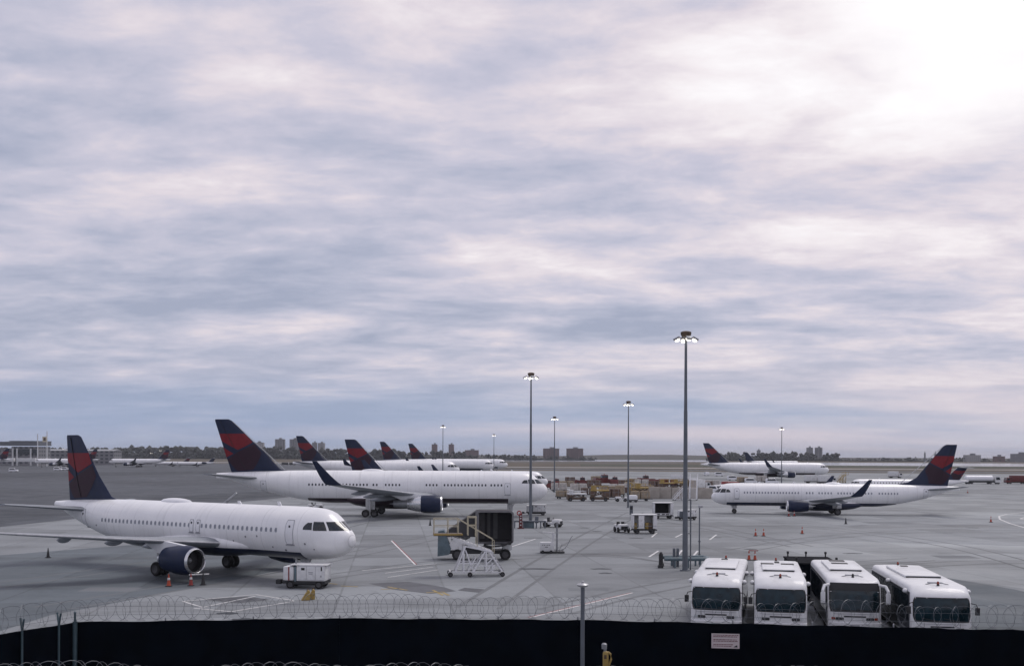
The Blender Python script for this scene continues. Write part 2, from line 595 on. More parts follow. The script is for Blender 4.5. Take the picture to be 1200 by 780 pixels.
def polyline(pts, w, m=None, z=0.0):
    b = MB()
    pts = [Vector(p) for p in pts]
    L, Rr = [], []
    for k, p in enumerate(pts):
        d = (pts[min(k + 1, len(pts) - 1)] - pts[max(k - 1, 0)]).normalized()
        s = Vector((-d.y, d.x, 0)) * w / 2
        L.append((p + s).to_tuple()); Rr.append((p - s).to_tuple())
    for k in range(len(pts) - 1):
        b.poly([(*Rr[k][:2], z), (*Rr[k + 1][:2], z), (*L[k + 1][:2], z), (*L[k][:2], z)])
    return tag(b.build('ground_marking', m or M_whiteline, smooth=0), kind='structure')


# white stand boxes near the fence
for a, c in (((215, 704), (300, 696)), ((300, 696), (345, 703)), ((215, 704), (238, 711)), ((238, 711), (300, 698)),
             ((228, 712), (272, 716)), ((272, 716), (345, 704)), ((425, 668), (512, 660)), ((455, 676), (514, 667)), ((452, 671), (508, 664))):
    line(P(*a), P(*c), 0.16)
# red and white boundary bars
for a, c in (((459, 633), (487, 661)), ((622, 723), (742, 694))):
    A, B = P(*a), P(*c)
    line(A, B, 0.18, M_whiteline)
    s = (B - A).normalized()
    s = Vector((-s.y, s.x, 0)) * 0.15
    line(A + s, B + s, 0.11, M_redline)
for a, c in (((761, 652), (772, 645)), ((793, 652), (800, 644)), ((812, 652), (818, 645)), ((832, 632), (840, 626)), ((792, 629), (800, 625)), ((764, 629), (770, 624)), ((600, 640), (628, 631))):
    line(P(*a), P(*c), 0.22)
# yellow lead-in dashes on oil-stained patches
for a, c in (((400, 686), (420, 687)), ((447, 690), (470, 689)), ((455, 687), (478, 691)), ((500, 694), (522, 693)), ((508, 691), (520, 697)), ((520, 694), (527, 697)), ((386, 683), (396, 684))):
    line(P(*a), P(*c), 0.22, M_yelline, z=0.004)
sheet('apron_stain', [P(433, 683), P(480, 681), P(520, 687), P(535, 692), P(505, 695), P(460, 690)], -0.0045, M_oil)
sheet('apron_stain', [P(537, 691), P(545, 688), P(570, 690), P(563, 694)], -0.0045, M_oil)
sheet('apron_stain', [P(240, 702), P(290, 698), P(318, 702), P(280, 706)], -0.0045, M_oil)
# tyre marks left by tugs and aircraft
M_tyremark = ground_material('tyre_marked_concrete', (0.148, 0.158, 0.168), joints=False, stain=0.5, streak=0.4)
M_patch = ground_material('patched_concrete', (0.165, 0.178, 0.192), joints=False, stain=0.3, streak=0.3)
rngm = random.Random(11)
for pts in ([(-40, 690), (120, 668), (300, 640), (420, 612)], [(60, 712), (250, 680), (430, 646), (560, 618)], [(380, 676), (520, 658), (700, 650), (800, 662)],
            [(560, 712), (640, 660), (700, 624), (745, 600)], [(650, 716), (760, 690), (900, 668), (1080, 655)], [(860, 646), (960, 630), (1080, 622), (1230, 622)],
            [(900, 612), (1000, 622), (1120, 640), (1240, 672)], [(880, 598), (960, 594), (1080, 590), (1240, 588)], [(1020, 668), (1110, 660), (1200, 658), (1300, 662)],
            [(640, 596), (720, 600), (820, 616), (940, 640)]):
    P3 = [P(*q) for q in pts]
    for off in (-1.4, 1.4):
        path = []
        for i in range(25):
            t_ = i / 24 * (len(P3) - 1)
            k = min(int(t_), len(P3) - 2)
            u_ = t_ - k
            p0, p1, p2, p3 = P3[max(k - 1, 0)], P3[k], P3[k + 1], P3[min(k + 2, len(P3) - 1)]
            q = 0.5 * ((2 * p1) + (p2 - p0) * u_ + (2 * p0 - 5 * p1 + 4 * p2 - p3) * u_ ** 2 + (3 * p1 - p0 - 3 * p2 + p3) * u_ ** 3)
            path.append(q)
        d_ = (path[-1] - path[0]).normalized()
        path = [q + Vector((-d_.y, d_.x, 0)) * off for q in path]
        mk = polyline(path, 0.30 + 0.1 * rngm.random(), M_tyremark, -0.0035 - 0.0001 * rngm.random())
        mk.name = 'tyre_mark'
for px, py, w_, d_ in ((560, 640, 3.6, 3.0), (690, 690, 3.0, 1.6), (900, 632, 5, 3), (1040, 612, 7, 5), (1120, 652, 4, 3), (420, 640, 4, 3), (700, 612, 5, 4), (625, 630, 2.2, 2.0), (780, 618, 2.6, 2), (330, 708, 2.6, 1.8), (130, 690, 4, 2.5)):
    q = P(px, py)
    o_ = sheet('concrete_patch', [(q.x - w_ / 2, q.y - d_ / 2), (q.x + w_ / 2, q.y - d_ / 2), (q.x + w_ / 2, q.y + d_ / 2), (q.x - w_ / 2, q.y + d_ / 2)], -0.0062, M_patch)
# curved taxi line at the right edge
polyline([P(1230, 598.5), P(1200, 600), P(1180, 602), P(1171, 604.5), P(1172, 608), P(1184, 613), P(1200, 617.5), P(1230, 624)], 0.30)
polyline([P(1230, 604), P(1200, 606), P(1196, 607.5), P(1215, 611)], 0.30)
# covers and small dark drains set in the slabs
for px, py, w in ((746, 630, 1.9), (838, 629.5, 1.8), (686, 618, 1.6), (700, 622, 1.4), (630, 666, 3.4), (705, 666, 2.0), (651, 644, 1.8), (710, 671, 1.2), (267, 718, 1.4), (287, 725, 1.6), (880, 643, 1.5), (1000, 648, 2.2), (1140, 618, 2.0)):
    p = P(px, py)
    s = MB()
    n = 14
    s.poly([(p.x + w / 2 * math.cos(2 * math.pi * i / n), p.y + 0.55 * math.sin(2 * math.pi * i / n) * (0.8 + 0.3 * math.sin(i * 2.3)), -0.0005) for i in range(n)])
    tag(s.build('apron_drain', M_asph2, smooth=0), kind='structure')

# rising far land behind the field
M_far = mat('far_land', (0.050, 0.048, 0.040), 0.95, var=0.35, scale=0.01)


def ridge(pts, D, depth, base=-1.0):
    """a long low rise: pts of (px, top height)"""
    b = MB()
    rows = []
    for px, h in pts:
        x = (px - 600) * D / F
        rows.append([(x, D, base), (x, D + depth * 0.3, h * 0.8), (x, D + depth * 0.5, h), (x, D + depth, base)])
    b.rings([[Vector(p) for p in r] for r in rows], closed=False, cap0=False, cap1=False)
    return tag(b.build('hills', M_far), kind='structure')


ridge([(560, 3), (640, 8), (720, 14), (800, 15), (850, 12), (900, 10), (1000, 8), (1100, 8), (1700, 8)], 3000, 500)
ridge([(-900, 16), (100, 14), (300, 14), (420, 14), (520, 13), (600, 11), (680, 9)], 3100, 500)


# ------------------------------------------------------------------ far woods (one mass) and far towers
M_wood = mat('far_wood_foliage', (0.030, 0.034, 0.030), 0.95, var=0.6, scale=0.03)


def woods(D, spans, n, seed):
    rng = random.Random(seed)
    b = MB()
    for px0, px1, h0, h1 in spans:
        k = int(n * (px1 - px0) / 100)
        for i in range(k):
            px = rng.uniform(px0, px1)
            d = D + rng.uniform(-60, 60)
            h = rng.uniform(h0, h1) * rng.choice((0.8, 1, 1, 1.12))
            x = (px - 600) * d / F
            r = h * rng.uniform(0.16, 0.30)
            bm_c = (x, d, h - r * 0.7)
            b.blob(bm_c, r, 1, 0, 0.28, (1, 1, 0.9))
            for j in range(5):
                b.blob((x + rng.uniform(-r, r) * 1.8, d + rng.uniform(-5, 5), rng.uniform(0.1, 0.75) * h), r * rng.uniform(0.4, 0.75), 1, 0, 0.3)
        for i in range(int((px1 - px0) / 3)):
            px = px0 + 3 * i
            x = (px - 600) * D / F
            b.blob((x, D + 40, h0 * 0.22), h0 * 0.55, 1, 0, 0.3, (1.6, 1, 0.8))
    return tag(b.build('woods', M_wood, smooth=0, fix=False), 'dark line of distant trees along the horizon', 'trees', kind='stuff')


woods(2400, [(-60, 150, 18, 24), (150, 345, 21, 27), (345, 470, 18, 23), (470, 545, 14, 19), (545, 640, 8, 12), (640, 700, 5, 9)], 70, 3)
woods(2450, [(835, 985, 13, 20), (985, 1060, 5, 9), (1060, 1260, 5, 10)], 70, 4)


def facade_material(name, wall, glass, sx, sz, rough=0.8):
    m = bpy.data.materials.new(name)
    m.use_nodes = True
    t = m.node_tree
    b = t.nodes['Principled BSDF']
    tc = N(t, 'ShaderNodeTexCoord')
    sep = N(t, 'ShaderNodeSeparateXYZ')
    t.links.new(tc.outputs['Object'], sep.inputs[0])
    hx = math_node(t, 'ADD', sep.outputs[0], sep.outputs[1])
    fx = math_node(t, 'FRACT', math_node(t, 'DIVIDE', hx, sx))
    fz = math_node(t, 'FRACT', math_node(t, 'DIVIDE', sep.outputs[2], sz))
    w = math_node(t, 'MULTIPLY', math_node(t, 'GREATER_THAN', fx, 0.45), math_node(t, 'GREATER_THAN', fz, 0.5))
    c = mixcol(t, w, wall, glass)
    t.links.new(c, b.inputs['Base Color'])
    b.inputs['Roughness'].default_value = rough
    MATS[name] = m
    return m


M_tower = facade_material('grey_tower_facade', (0.22, 0.22, 0.235), (0.07, 0.08, 0.10), 4.5, 3.2)
M_towerb = facade_material('brick_tower_facade', (0.17, 0.105, 0.10), (0.05, 0.05, 0.06), 4.5, 3.2)
M_towerp = facade_material('pale_tower_facade', (0.34, 0.33, 0.34), (0.12, 0.13, 0.15), 4.5, 3.2)


def tower(px0, px1, ytop, D, m, label, wings=1, group='apartment towers on the horizon'):
    x0, x1 = (px0 - 600) * D / F, (px1 - 600) * D / F
    h = PZ((px0 + px1) / 2, ytop, D)
    w = x1 - x0
    root = thing('apartment_tower', ((x0 + x1) / 2, D, 0), label, 'building', group)
    b = MB()
    b.box((0, 0, h / 2), (w, w * 0.7, h))
    if wings:
        b.box((-w * 0.3, -w * 0.42, h * 0.48), (w * 0.22, w * 0.2, h * 0.96))
        b.box((w * 0.3, -w * 0.42, h * 0.48), (w * 0.22, w * 0.2, h * 0.96))
    b.build('wall', m, root, smooth=0)
    r = MB()
    r.box((0, 0, h + 0.3), (w * 1.02, w * 0.72, 0.6))
    r.box((w * 0.05, 0, h + 2.4), (w * 0.28, w * 0.3, 3.6))
    r.build('roof', M_tower, root, smooth=0)
    return root


tower(298, 309, 518.5, 2900, M_towerp, 'pale low block of flats, leftmost of the horizon towers')
tower(323, 333.5, 514.6, 2900, M_tower, 'tall grey slab tower, left of the equal pair beside the second tail fin')
tower(340, 350.5, 514.6, 2900, M_tower, 'tall grey slab tower, right of the equal pair, partly behind a tail fin')
tower(366, 371.5, 518.5, 2950, M_tower, 'narrow grey tower just right of the dark tail fin at centre left')
tower(373, 380.5, 519, 2950, M_towerp, 'wide pale tower immediately right of the narrow grey one')
tower(506, 512.5, 520.5, 2900, M_towerb, 'dark brown tower beside the small far floodlight mast', 0)
tower(525.8, 532, 520.5, 2900, M_towerb, 'dark brown tower alone to the right of its twin', 0)
tower(545, 561, 527.4, 2900, M_towerb, 'low long brown block by the water', 0)
tower(636.5, 655, 525.4, 2900, M_towerb, 'wide brick housing block behind a floodlight mast')
tower(664, 683, 525.4, 2900, M_towerb, 'wide brick housing block standing free right of the mast')
tower(945.5, 952, 524.4, 2900, M_tower, 'slim grey tower above the trees, left of two at right')
tower(955.5, 963, 524.4, 2900, M_tower, 'slightly wider grey tower above the trees, right of two')
tower(887, 891, 527.5, 2900, M_tower, 'single thin dark tower poking from the tree line', 0)
tower(1131, 1147, 533.2, 2400, M_towerp, 'low pale block beyond the bay right of the angled tail fin', 0)
tower(1187, 1206, 531.8, 2400, M_tower, 'stepped grey block at the far right of the shore', 0)
tower(1165, 1176, 534.6, 2400, M_towerb, 'low brown shed on the far shore', 0)
tower(1083, 1084.6, 530.5, 2400, M_tower, 'thin chimney-like stack left of the right tail fin', 0)
tower(1095, 1097, 530.5, 2400, M_tower, 'second thin stack close to the right tail fin', 0)
tower(186, 190, 524.5, 2600, M_tower, 'small grey block in the trees behind the left terminal', 0)

# left terminal
def terminal():
    D = 900.0
    k = D / F
    root = thing('terminal_building', ((20 - 600) * k, D, 0), 'low grey terminal with stepped flat roof and dark glass band at far left', 'building')
    X = lambda px: (px - 20) * k
    zt = lambda y: PZ(20, y, D)
    b = MB()
    b.box((X(29), 12, zt(523) / 2), (31 * k, 24, zt(523)))
    b.box((X(-12), 14, zt(525) / 2), (52 * k, 26, zt(525)))
    b.build('wall', M_tower, root, smooth=0)
    r = MB()
    r.box((X(29), 11, zt(519)), (33 * k, 27, zt(516) - zt(521.5)))
    r.box((X(0), 13, zt(519.5)), (26 * k, 27, zt(516.5) - zt(521)))
    r.build('roof', mat('terminal_roof', (0.13, 0.14, 0.16), 0.7), root, smooth=0)
    g = MB()
    g.box((X(29), -0.4, zt(529)), (29 * k, 0.5, zt(526) - zt(532)))
    g.build('window', M_glass, root, smooth=0)
    for px in (16, 21, 37):
        c = MB()
        c.box((X(px), -1.4, zt(525) / 2), (1.1, 1.0, zt(525)))
        c.build('column', M_gsew, root, smooth=0)
    h = thing('cargo_hangar', ((96 - 600) * k * 1.1, D * 1.1, 0), 'long low grey shed behind the parked airliners at left', 'building')
    b = MB()
    w = 84 * k * 1.1
    hh = PZ(96, 528, D * 1.1)
    b.box((0, 0, hh / 2), (w, 20, hh))
    b.build('wall', M_tower, h, smooth=0)
    b = MB()
    b.prism([(-w / 2 - 0.5, -10.5, hh), (-w / 2 - 0.5, 10.5, hh), (-w / 2 - 0.5, 0, hh + 1.6)], (w + 1, 0, 0))
    b.build('roof', mat('shed_roof', (0.27, 0.28, 0.30), 0.6), h, smooth=0)
    # jet bridges at the terminal face
    for i, (px, lab) in enumerate(((6, 'pale jet bridge at the left end of the terminal'), (31, 'pale jet bridge beside the white sign pole'))):
        j = thing('jet_bridge', Q(px, 850), lab, 'jet bridge', 'jet bridges of the left terminal')
        b = MB()
        b.box((0, 0, 5.0), (15, 3.2, 3.0), bevel=0.2)
        b.build('tunnel', M_gsew, j)
        for x, r in ((5, .35), (-6, .5)):
            b = MB()
            b.cyl((x, 0, 0), (x, 0, 3.6), r)
            b.build('support', M_steel, j)
    for px, yt, lab in ((44, 508, 'white flagpole left of the square sign pole'), (55, 505, 'white sign pole carrying a square board')):
        j = thing('sign_pole', Q(px, 860), lab, 'pole')
        z = PZ(px, yt, 860)
        b = MB(); b.cyl((0, 0, 0), (0, 0, z), 0.45, 0.35); b.build('pole', M_gsew, j)
        if px == 55:
            b = MB(); b.box((-1.7, -0.3, z - 6.5), (3.6, 0.5, 4.4), bevel=0.05); b.build('board', mat('cream_board', (0.6, 0.55, 0.42), 0.6), j)
            b = MB(); b.box((-1.7, -0.6, z - 6.5), (1.9, 0.12, 2.4)); b.build('board_panel', M_brown, j)


terminal()
# ------------------------------------------------------------------ airliners
def curve_interp(tab, u):
    """smooth monotone-ish interpolation of a table [(u, v)]"""
    if u <= tab[0][0]: return tab[0][1]
    if u >= tab[-1][0]: return tab[-1][1]
    for i in range(len(tab) - 1):
        if u <= tab[i + 1][0]:
            break
    x0, y0 = tab[i]; x1, y1 = tab[i + 1]
    h = x1 - x0

    def slope(k):
        if k <= 0: return (tab[1][1] - tab[0][1]) / (tab[1][0] - tab[0][0])
        if k >= len(tab) - 1: return 0.0
        a = (tab[k][1] - tab[k - 1][1]) / (tab[k][0] - tab[k - 1][0])
        b_ = (tab[k + 1][1] - tab[k][1]) / (tab[k + 1][0] - tab[k][0])
        return 0.0 if a * b_ <= 0 else 2 * a * b_ / (a + b_)
    t = (u - x0) / h
    m0, m1 = slope(i) * h, slope(i + 1) * h
    return ((2 * t ** 3 - 3 * t ** 2 + 1) * y0 + (t ** 3 - 2 * t ** 2 + t) * m0 + (-2 * t ** 3 + 3 * t ** 2) * y1 + (t ** 3 - t ** 2) * m1)


NOSE_TOP = [(0, 0), (.008, .10), (.03, .19), (.08, .32), (.16, .46), (.25, .63), (.33, .80), (.40, .89), (.50, .95), (.65, .98), (.82, .995), (1, 1)]
NOSE_BOT = [(0, 0), (.008, .17), (.03, .32), (.08, .50), (.16, .67), (.28, .82), (.45, .93), (.7, .99), (1, 1)]
NOSE_W = [(0, 0), (.008, .13), (.03, .25), (.08, .40), (.16, .565), (.28, .74), (.42, .87), (.6, .955), (.8, .99), (1, 1)]


class Fus:
    def __init__(self, s):
        self.s = s

    def sec(self, n):
        s = self.s
        L, w, h, zb = s['L'], s['w'], s['h'], s['zb']
        zt = zb + h
        zn = zb + h * s.get('nose_z', 0.40)
        rw = w / 2
        u = n / s['nose']
        if u < 1:
            t = zn + (zt - zn) * curve_interp(NOSE_TOP, u)
            b_ = zn - (zn - zb) * curve_interp(NOSE_BOT, u)
            rw = w / 2 * curve_interp(NOSE_W, u)
        else:
            t, b_ = zt, zb
        v = (n - s['tail']) / (L - s['tail'])
        if v > 0:
            v = min(v, 1.0)
            zend_t = zt - h * s.get('tail_drop', 0.10)
            zend_b = zt - h * (s.get('tail_drop', 0.10) + 0.17)
            t = zt + (zend_t - zt) * v ** 2.2
            k = min(1.0, 1.12 * v)
            b_ = zb + (zend_b - zb) * (k ** 1.55 * 0.92 + 0.08 * v ** 3)
            rw = w / 2 * (1 - 0.86 * v ** 1.75)
            if v > 0.985:
                rw *= 0.72
        return rw, t, b_

    def pt(self, n, th, off=0.0):
        rw, t, b_ = self.sec(n)
        zc, hz = (t + b_) / 2, (t - b_) / 2
        y, z = rw * math.cos(th), hz * math.sin(th)
        ny, nz = math.cos(th) * hz, math.sin(th) * rw
        ln = math.hypot(ny, nz) or 1
        return Vector((self.s['mg'] - n, -(y + off * ny / ln), zc + z + off * nz / ln))

    def side(self, n, z, side, off=0.006):
        rw, t, b_ = self.sec(n)
        zc, hz = (t + b_) / 2, (t - b_) / 2
        th = math.asin(max(-0.999, min(0.999, (z - zc) / hz)))
        p = self.pt(n, th, off)
        if side > 0: p.y = -p.y
        return p


def fus_material(name, zthr, n0, n1, mg, belly=NAVY):
    m = bpy.data.materials.new(name)
    m.use_nodes = True
    t = m.node_tree
    b = t.nodes['Principled BSDF']
    tc = N(t, 'ShaderNodeTexCoord')
    sep = N(t, 'ShaderNodeSeparateXYZ')
    t.links.new(tc.outputs['Object'], sep.inputs[0])
    low = math_node(t, 'LESS_THAN', sep.outputs[2], zthr)
    fr = math_node(t, 'LESS_THAN', sep.outputs[0], mg - n0)
    rear = math_node(t, 'GREATER_THAN', sep.outputs[0], mg - n1)
    f = math_node(t, 'MULTIPLY', math_node(t, 'MULTIPLY', low, fr), rear)
    n = N(t, 'ShaderNodeTexNoise')
    n.inputs['Scale'].default_value = 0.5
    n.inputs['Detail'].default_value = 6
    t.links.new(tc.outputs['Object'], n.inputs['Vector'])
    w = mixcol(t, maprange(t, n.outputs['Fac'], 0.3, 0.7), (0.79, 0.80, 0.82), (0.85, 0.855, 0.87))
    # fuselage skin laps: faint circumferential lines
    fx = math_node(t, 'ABSOLUTE', math_node(t, 'SUBTRACT', math_node(t, 'FRACT', math_node(t, 'DIVIDE', sep.outputs[0], 3.9)), 0.5))
    w = mixcol(t, math_node(t, 'MULTIPLY', math_node(t, 'LESS_THAN', fx, 0.007), 0.30), w, (0.3, 0.3, 0.32))
    # run-off streaks: thin vertical grime below the windows
    mp = N(t, 'ShaderNodeMapping')
    mp.inputs['Scale'].default_value = (2.6, 0.05, 0.22)
    t.links.new(tc.outputs['Object'], mp.inputs[0])
    n2 = N(t, 'ShaderNodeTexNoise')
    n2.inputs['Scale'].default_value = 1.0
    n2.inputs['Detail'].default_value = 4
    t.links.new(mp.outputs[0], n2.inputs['Vector'])
    w = mixcol(t, math_node(t, 'MULTIPLY', maprange(t, n2.outputs['Fac'], 0.52, 0.75), 0.22), w, (0.38, 0.38, 0.38))
    t.links.new(mixcol(t, f, w, belly), b.inputs['Base Color'])
    b.inputs['Roughness'].default_value = 0.33
    b.inputs['Coat Weight'].default_value = 0.25
    b.inputs['Coat Roughness'].default_value = 0.12
    MATS[name] = m
    return m


def airfoil(n=9):
    """unit section (x 0 LE .. 1 TE, thickness -0.5..0.5), closed ring"""
    up, lo = [], []
    for i in range(n + 1):
        x = 0.5 * (1 - math.cos(math.pi * i / n))
        t = 2.969 * math.sqrt(x) - 1.26 * x - 3.516 * x ** 2 + 2.843 * x ** 3 - 1.02 * x ** 4
        up.append((x, t)); lo.append((x, -t))
    return up + lo[-2:0:-1]


AF = airfoil()


def section(le, chord, th, nrm, mg):
    """airfoil ring in plane coordinates; le=(n, y, z); nrm = thickness direction (y, z)"""
    out = []
    for x, t in AF:
        k = t * th * chord * 0.5
        camb = 0.012 * chord * math.sin(math.pi * x)
        out.append(Vector((mg - (le[0] + x * chord), le[1] + nrm[0] * (k + camb), le[2] + nrm[1] * (k + camb))))
    return out


def clip_poly(poly, axis, lim, keep_less):
    out = []
    for i in range(len(poly)):
        a, c = poly[i], poly[(i + 1) % len(poly)]
        ia = (a[axis] <= lim) if keep_less else (a[axis] >= lim)
        ic = (c[axis] <= lim) if keep_less else (c[axis] >= lim)
        if ia: out.append(a)
        if ia != ic:
            k = (lim - a[axis]) / (c[axis] - a[axis])
            out.append((a[0] + (c[0] - a[0]) * k, a[1] + (c[1] - a[1]) * k))
    return out


EMBLEM = [
    (1, [(0, .725), (1, .725), (.965, .56), (.37, .41), (.0, .585)]),
    (1, [(0, .46), (.20, .335), (.0, .265)]),
    (2, [(.385, .385), (.965, .53), (.93, .36), (.45, .03), (.12, .0), (.0, .22), (.235, .33)]),
]


def tri_grid(px, py):
    pass


def build_airliner(kind, s, label, group, windows=True, near=-1, detail=True):
    """near: -1 the right side faces the viewer, +1 the left side"""
    mg = s['mg']
    fu = Fus(s)
    root = thing('airliner', (0, 0, 0), label, 'airliner', group)
    # --- fuselage
    st = [s['nose'] * x for x in (0.0005, .006, .015, .03, .055, .09, .13, .18, .23, .28, .33, .38, .44, .5, .57, .65, .74, .85, 1)]
    k = s['nose']
    while k < s['tail'] - 1.5:
        k += 1.5; st.append(k)
    st += [s['tail'] + (s['L'] - s['tail']) * i / 18 for i in range(19)]
    b = MB()
    seg = 44 if detail else 28
    b.rings([[fu.pt(n, 2 * math.pi * i / seg) for i in range(seg)] for n in st])
    fm = fus_material('fuselage_paint_' + kind, s['belly_z'], s['belly_n0'], s['belly_n1'], mg, s.get('belly_col', NAVY))
    fo = b.build('fuselage', fm, root, smooth=50)
    # wing-root fairing
    b = MB()
    rf = []
    c0, c1 = s['fair']
    for i in range(13):
        v = i / 12
        n = c0 + (c1 - c0) * v
        a = math.sin(math.pi * min(1, max(0, v))) ** 0.55
        rw = s['w'] / 2 * (0.70 + 0.40 * a)
        zc, hz = s['wing_z'] - 0.06 * s['h'] + s.get('fair_up', 0), s['h'] * (0.10 + 0.19 * a)
        rf.append([Vector((mg - n, rw * math.cos(2 * math.pi * j / 24), zc + hz * math.sin(2 * math.pi * j / 24))) for j in range(24)])
    b.rings(rf)
    b.build('wing_fairing', fm, root, smooth=50)
    # --- cabin windows (one mesh, copied along the constant section)
    if windows:
        wz = s['win_z']
        proto = None
        for a, c, step in s['win_rows']:
            n = a
            while n < c - 1e-6:
                if s['nose'] < n < s['tail'] + 4:
                    pts = []
                    for i in range(12):
                        t = 2 * math.pi * i / 12
                        cx = math.copysign(abs(math.cos(t)) ** 0.6, math.cos(t)) * s['win'][0] / 2
                        cz = math.copysign(abs(math.sin(t)) ** 0.6, math.sin(t)) * s['win'][1] / 2
                        pts.append((cx, cz))
                    if n <= s['tail'] and proto is not None:
                        w = proto.copy(); COL.objects.link(w)
                        w.parent = root
                        w.location = (mg - n, 0, 0)
                    else:
                        wb = MB()
                        vs = [fu.side(n, wz, near, 0.012)] + [fu.side(n - x, wz + z, near, 0.008) for x, z in pts]
                        vs = [v - Vector((mg - n, 0, 0)) for v in vs]
                        wb.add(vs, [(0, i + 1, (i + 1) % 12 + 1) for i in range(12)])
                        w = wb.build('cabin_window', M_cabinp if s.get('pale_win') else M_cabin, root, smooth=60)
                        w.location = (mg - n, 0, 0)
                        if n <= s['tail']: proto = w
                n += step
        # --- doors
        for n, z0, z1, wd in s['doors']:
            db = MB()
            for off, sh, mi in ((0.010, 0.0, 1), (0.016, 0.05, 0)):
                g = []
                for i in range(7):
                    z = z0 + sh + (z1 - z0 - 2 * sh) * i / 6
                    inset = 0.10 * wd if i in (0, 6) else 0.0
                    g.append([fu.side(n + (-wd / 2 + sh + inset) + (wd - 2 * sh - 2 * inset) * j / 4, z, near, off) for j in range(5)])
                for i in range(6):
                    for j in range(4):
                        db.poly([g[i][j], g[i][j + 1], g[i + 1][j + 1], g[i + 1][j]], mi)
            do = db.build('door', [M_white, M_seam], root, smooth=60)
            hb = MB()
            c = fu.side(n, z0 + 0.72 * (z1 - z0), near, 0.02)
            hb.box(c, (0.16, 0.02, 0.22))
            hb.build('door_window', M_cabin, do, smooth=0)
            sb = MB()
            sb.bar(fu.side(n - wd / 2, z0 - 0.04, near, 0.02), fu.side(n + wd / 2, z0 - 0.04, near, 0.02), 0.09)
            sb.build('door_sill', M_steel, do, smooth=0)
    for n, z, r in s.get('ports', ()):
        c = fu.side(n, z, near, 0.0)
        d = (fu.side(n, z, near, 0.1) - c).normalized()
        pb_ = MB(); pb_.cyl(c - d * .01, c + d * .018, r, seg=10)
        pb_.build('service_port', M_steel, root, smooth=0)
    # --- cockpit windows, both sides: panes between the wanted heights on the nose skin
    fz0, fz1 = s.get('cock_z', (0.585, 0.745))
    kn, hw = s['nose'] / 6.0, s['w'] / 2

    def n_of(y, z):
        lo, hi = 0.02, s['nose']
        for _ in range(40):
            m = (lo + hi) / 2
            rw, t, b_ = fu.sec(m)
            zc, hz = (t + b_) / 2, (t - b_) / 2
            q = 1 - ((z - zc) / hz) ** 2
            if q > 0 and rw * math.sqrt(q) >= y: hi = m
            else: lo = m
        return hi
    for sd in (-1, 1):
        for pane in range(3):
            cb = MB()
            g = []
            for i in range(7):
                v = i / 6
                fz = fz0 + (fz1 - fz0) * v
                if pane == 2: fz = fz0 + 0.012 + (fz1 - fz0 - 0.03) * v
                z = s['zb'] + s['h'] * fz
                na, nb = n_of(0.035 * hw, z), n_of((0.60 - 0.06 * v) * hw, z)
                nc = n_of((0.65 - 0.06 * v) * hw, z)
                nd = max(nc + 0.30 * kn, (2.62 + 0.10 * v) * kn)
                ne, nf = nd + 0.10 * kn, nd + (0.92 - 0.45 * v * v) * kn
                a0, a1 = ((na, nb), (nc, nd), (ne, nf))[pane]
                row = []
                for j in range(7):
                    n = a0 + (a1 - a0) * j / 6
                    if pane == 0:
                        yy = (0.035 + (0.565 - 0.06 * v) * j / 6) * hw
                        n = n_of(yy, z)
                    p = fu.side(n + 1e-4, z, -1, 0.012)
                    if sd > 0: p.y = -p.y
                    row.append(p)
                g.append(row)
            for i in range(6):
                for j in range(6):
                    cb.poly([g[i][j], g[i][j + 1], g[i + 1][j + 1], g[i + 1][j]])
            cb.build('cockpit_window', M_glass, root, smooth=60)
    # --- wings
    for sd in (-1, 1):
        w = s['wing']
        secs = []
        prof = w['secs']
        for (y, n, c, th) in prof:
            z = s['wing_z'] + w['dihedral'] * y + w.get('flex', 0) * (y / prof[-1][0]) ** 2
            secs.append(section((n, sd * y, z), c, th, (0, 1), mg))
        b = MB(); b.rings(secs)
        wo = b.build('wing', M_wing, root, smooth=40)
        if detail:
            ls = MB()
            ls.tube([(mg - n - .06, sd * y, s['wing_z'] + w['dihedral'] * y + w.get('flex', 0) * (y / prof[-1][0]) ** 2 + .012 * c) for (y, n, c, th) in prof[1:]], .085, 8)
            ls.build('leading_edge', M_alu, wo, smooth=40)
        yt, nt_, ct, tht = prof[-1]
        zt = s['wing_z'] + w['dihedral'] * yt + w.get('flex', 0)
        if w.get('winglet'):
            hh = w['winglet']
            ws = []
            for a, f in ((0, 0), (25, .10), (48, .22), (64, .38), (74, .62), (76, .85), (76, 1.0)):
                # arc outwards then up
                yy = yt + (0.16 * hh * math.sin(R(min(a, 70)) * 0.9) + 0.30 * hh * f * 0.62)
                zz = zt + hh * f
                ch = ct * (1 - 0.70 * f)
                nn = nt_ + 0.02 + (0.92 * hh) * f ** 0.9 + 0.1 * ct * f
                ws.append(section((nn, sd * yy, zz), ch, 0.11 * (1 - 0.3 * f), (-sd * math.sin(R(a)), math.cos(R(a))), mg))
            wb = MB(); wb.rings(ws)
            wb.build('winglet', M_navy, wo, smooth=40)
        else:
            wb = MB()
            fe = [(nt_ - 0.1, -0.75), (nt_ + 0.6, -0.95), (nt_ + ct + 0.5, -0.8), (nt_ + ct + 0.7, 0.75), (nt_ + ct + 0.4, 0.8), (nt_ + 0.7, 0.25)]
            wb.prism([(mg - n, sd * (yt - 0.04), zt + z * s.get('fence', 0.8)) for n, z in fe], (0, sd * 0.08, 0))
            wb.build('wingtip_fence', M_wing, wo, smooth=0)
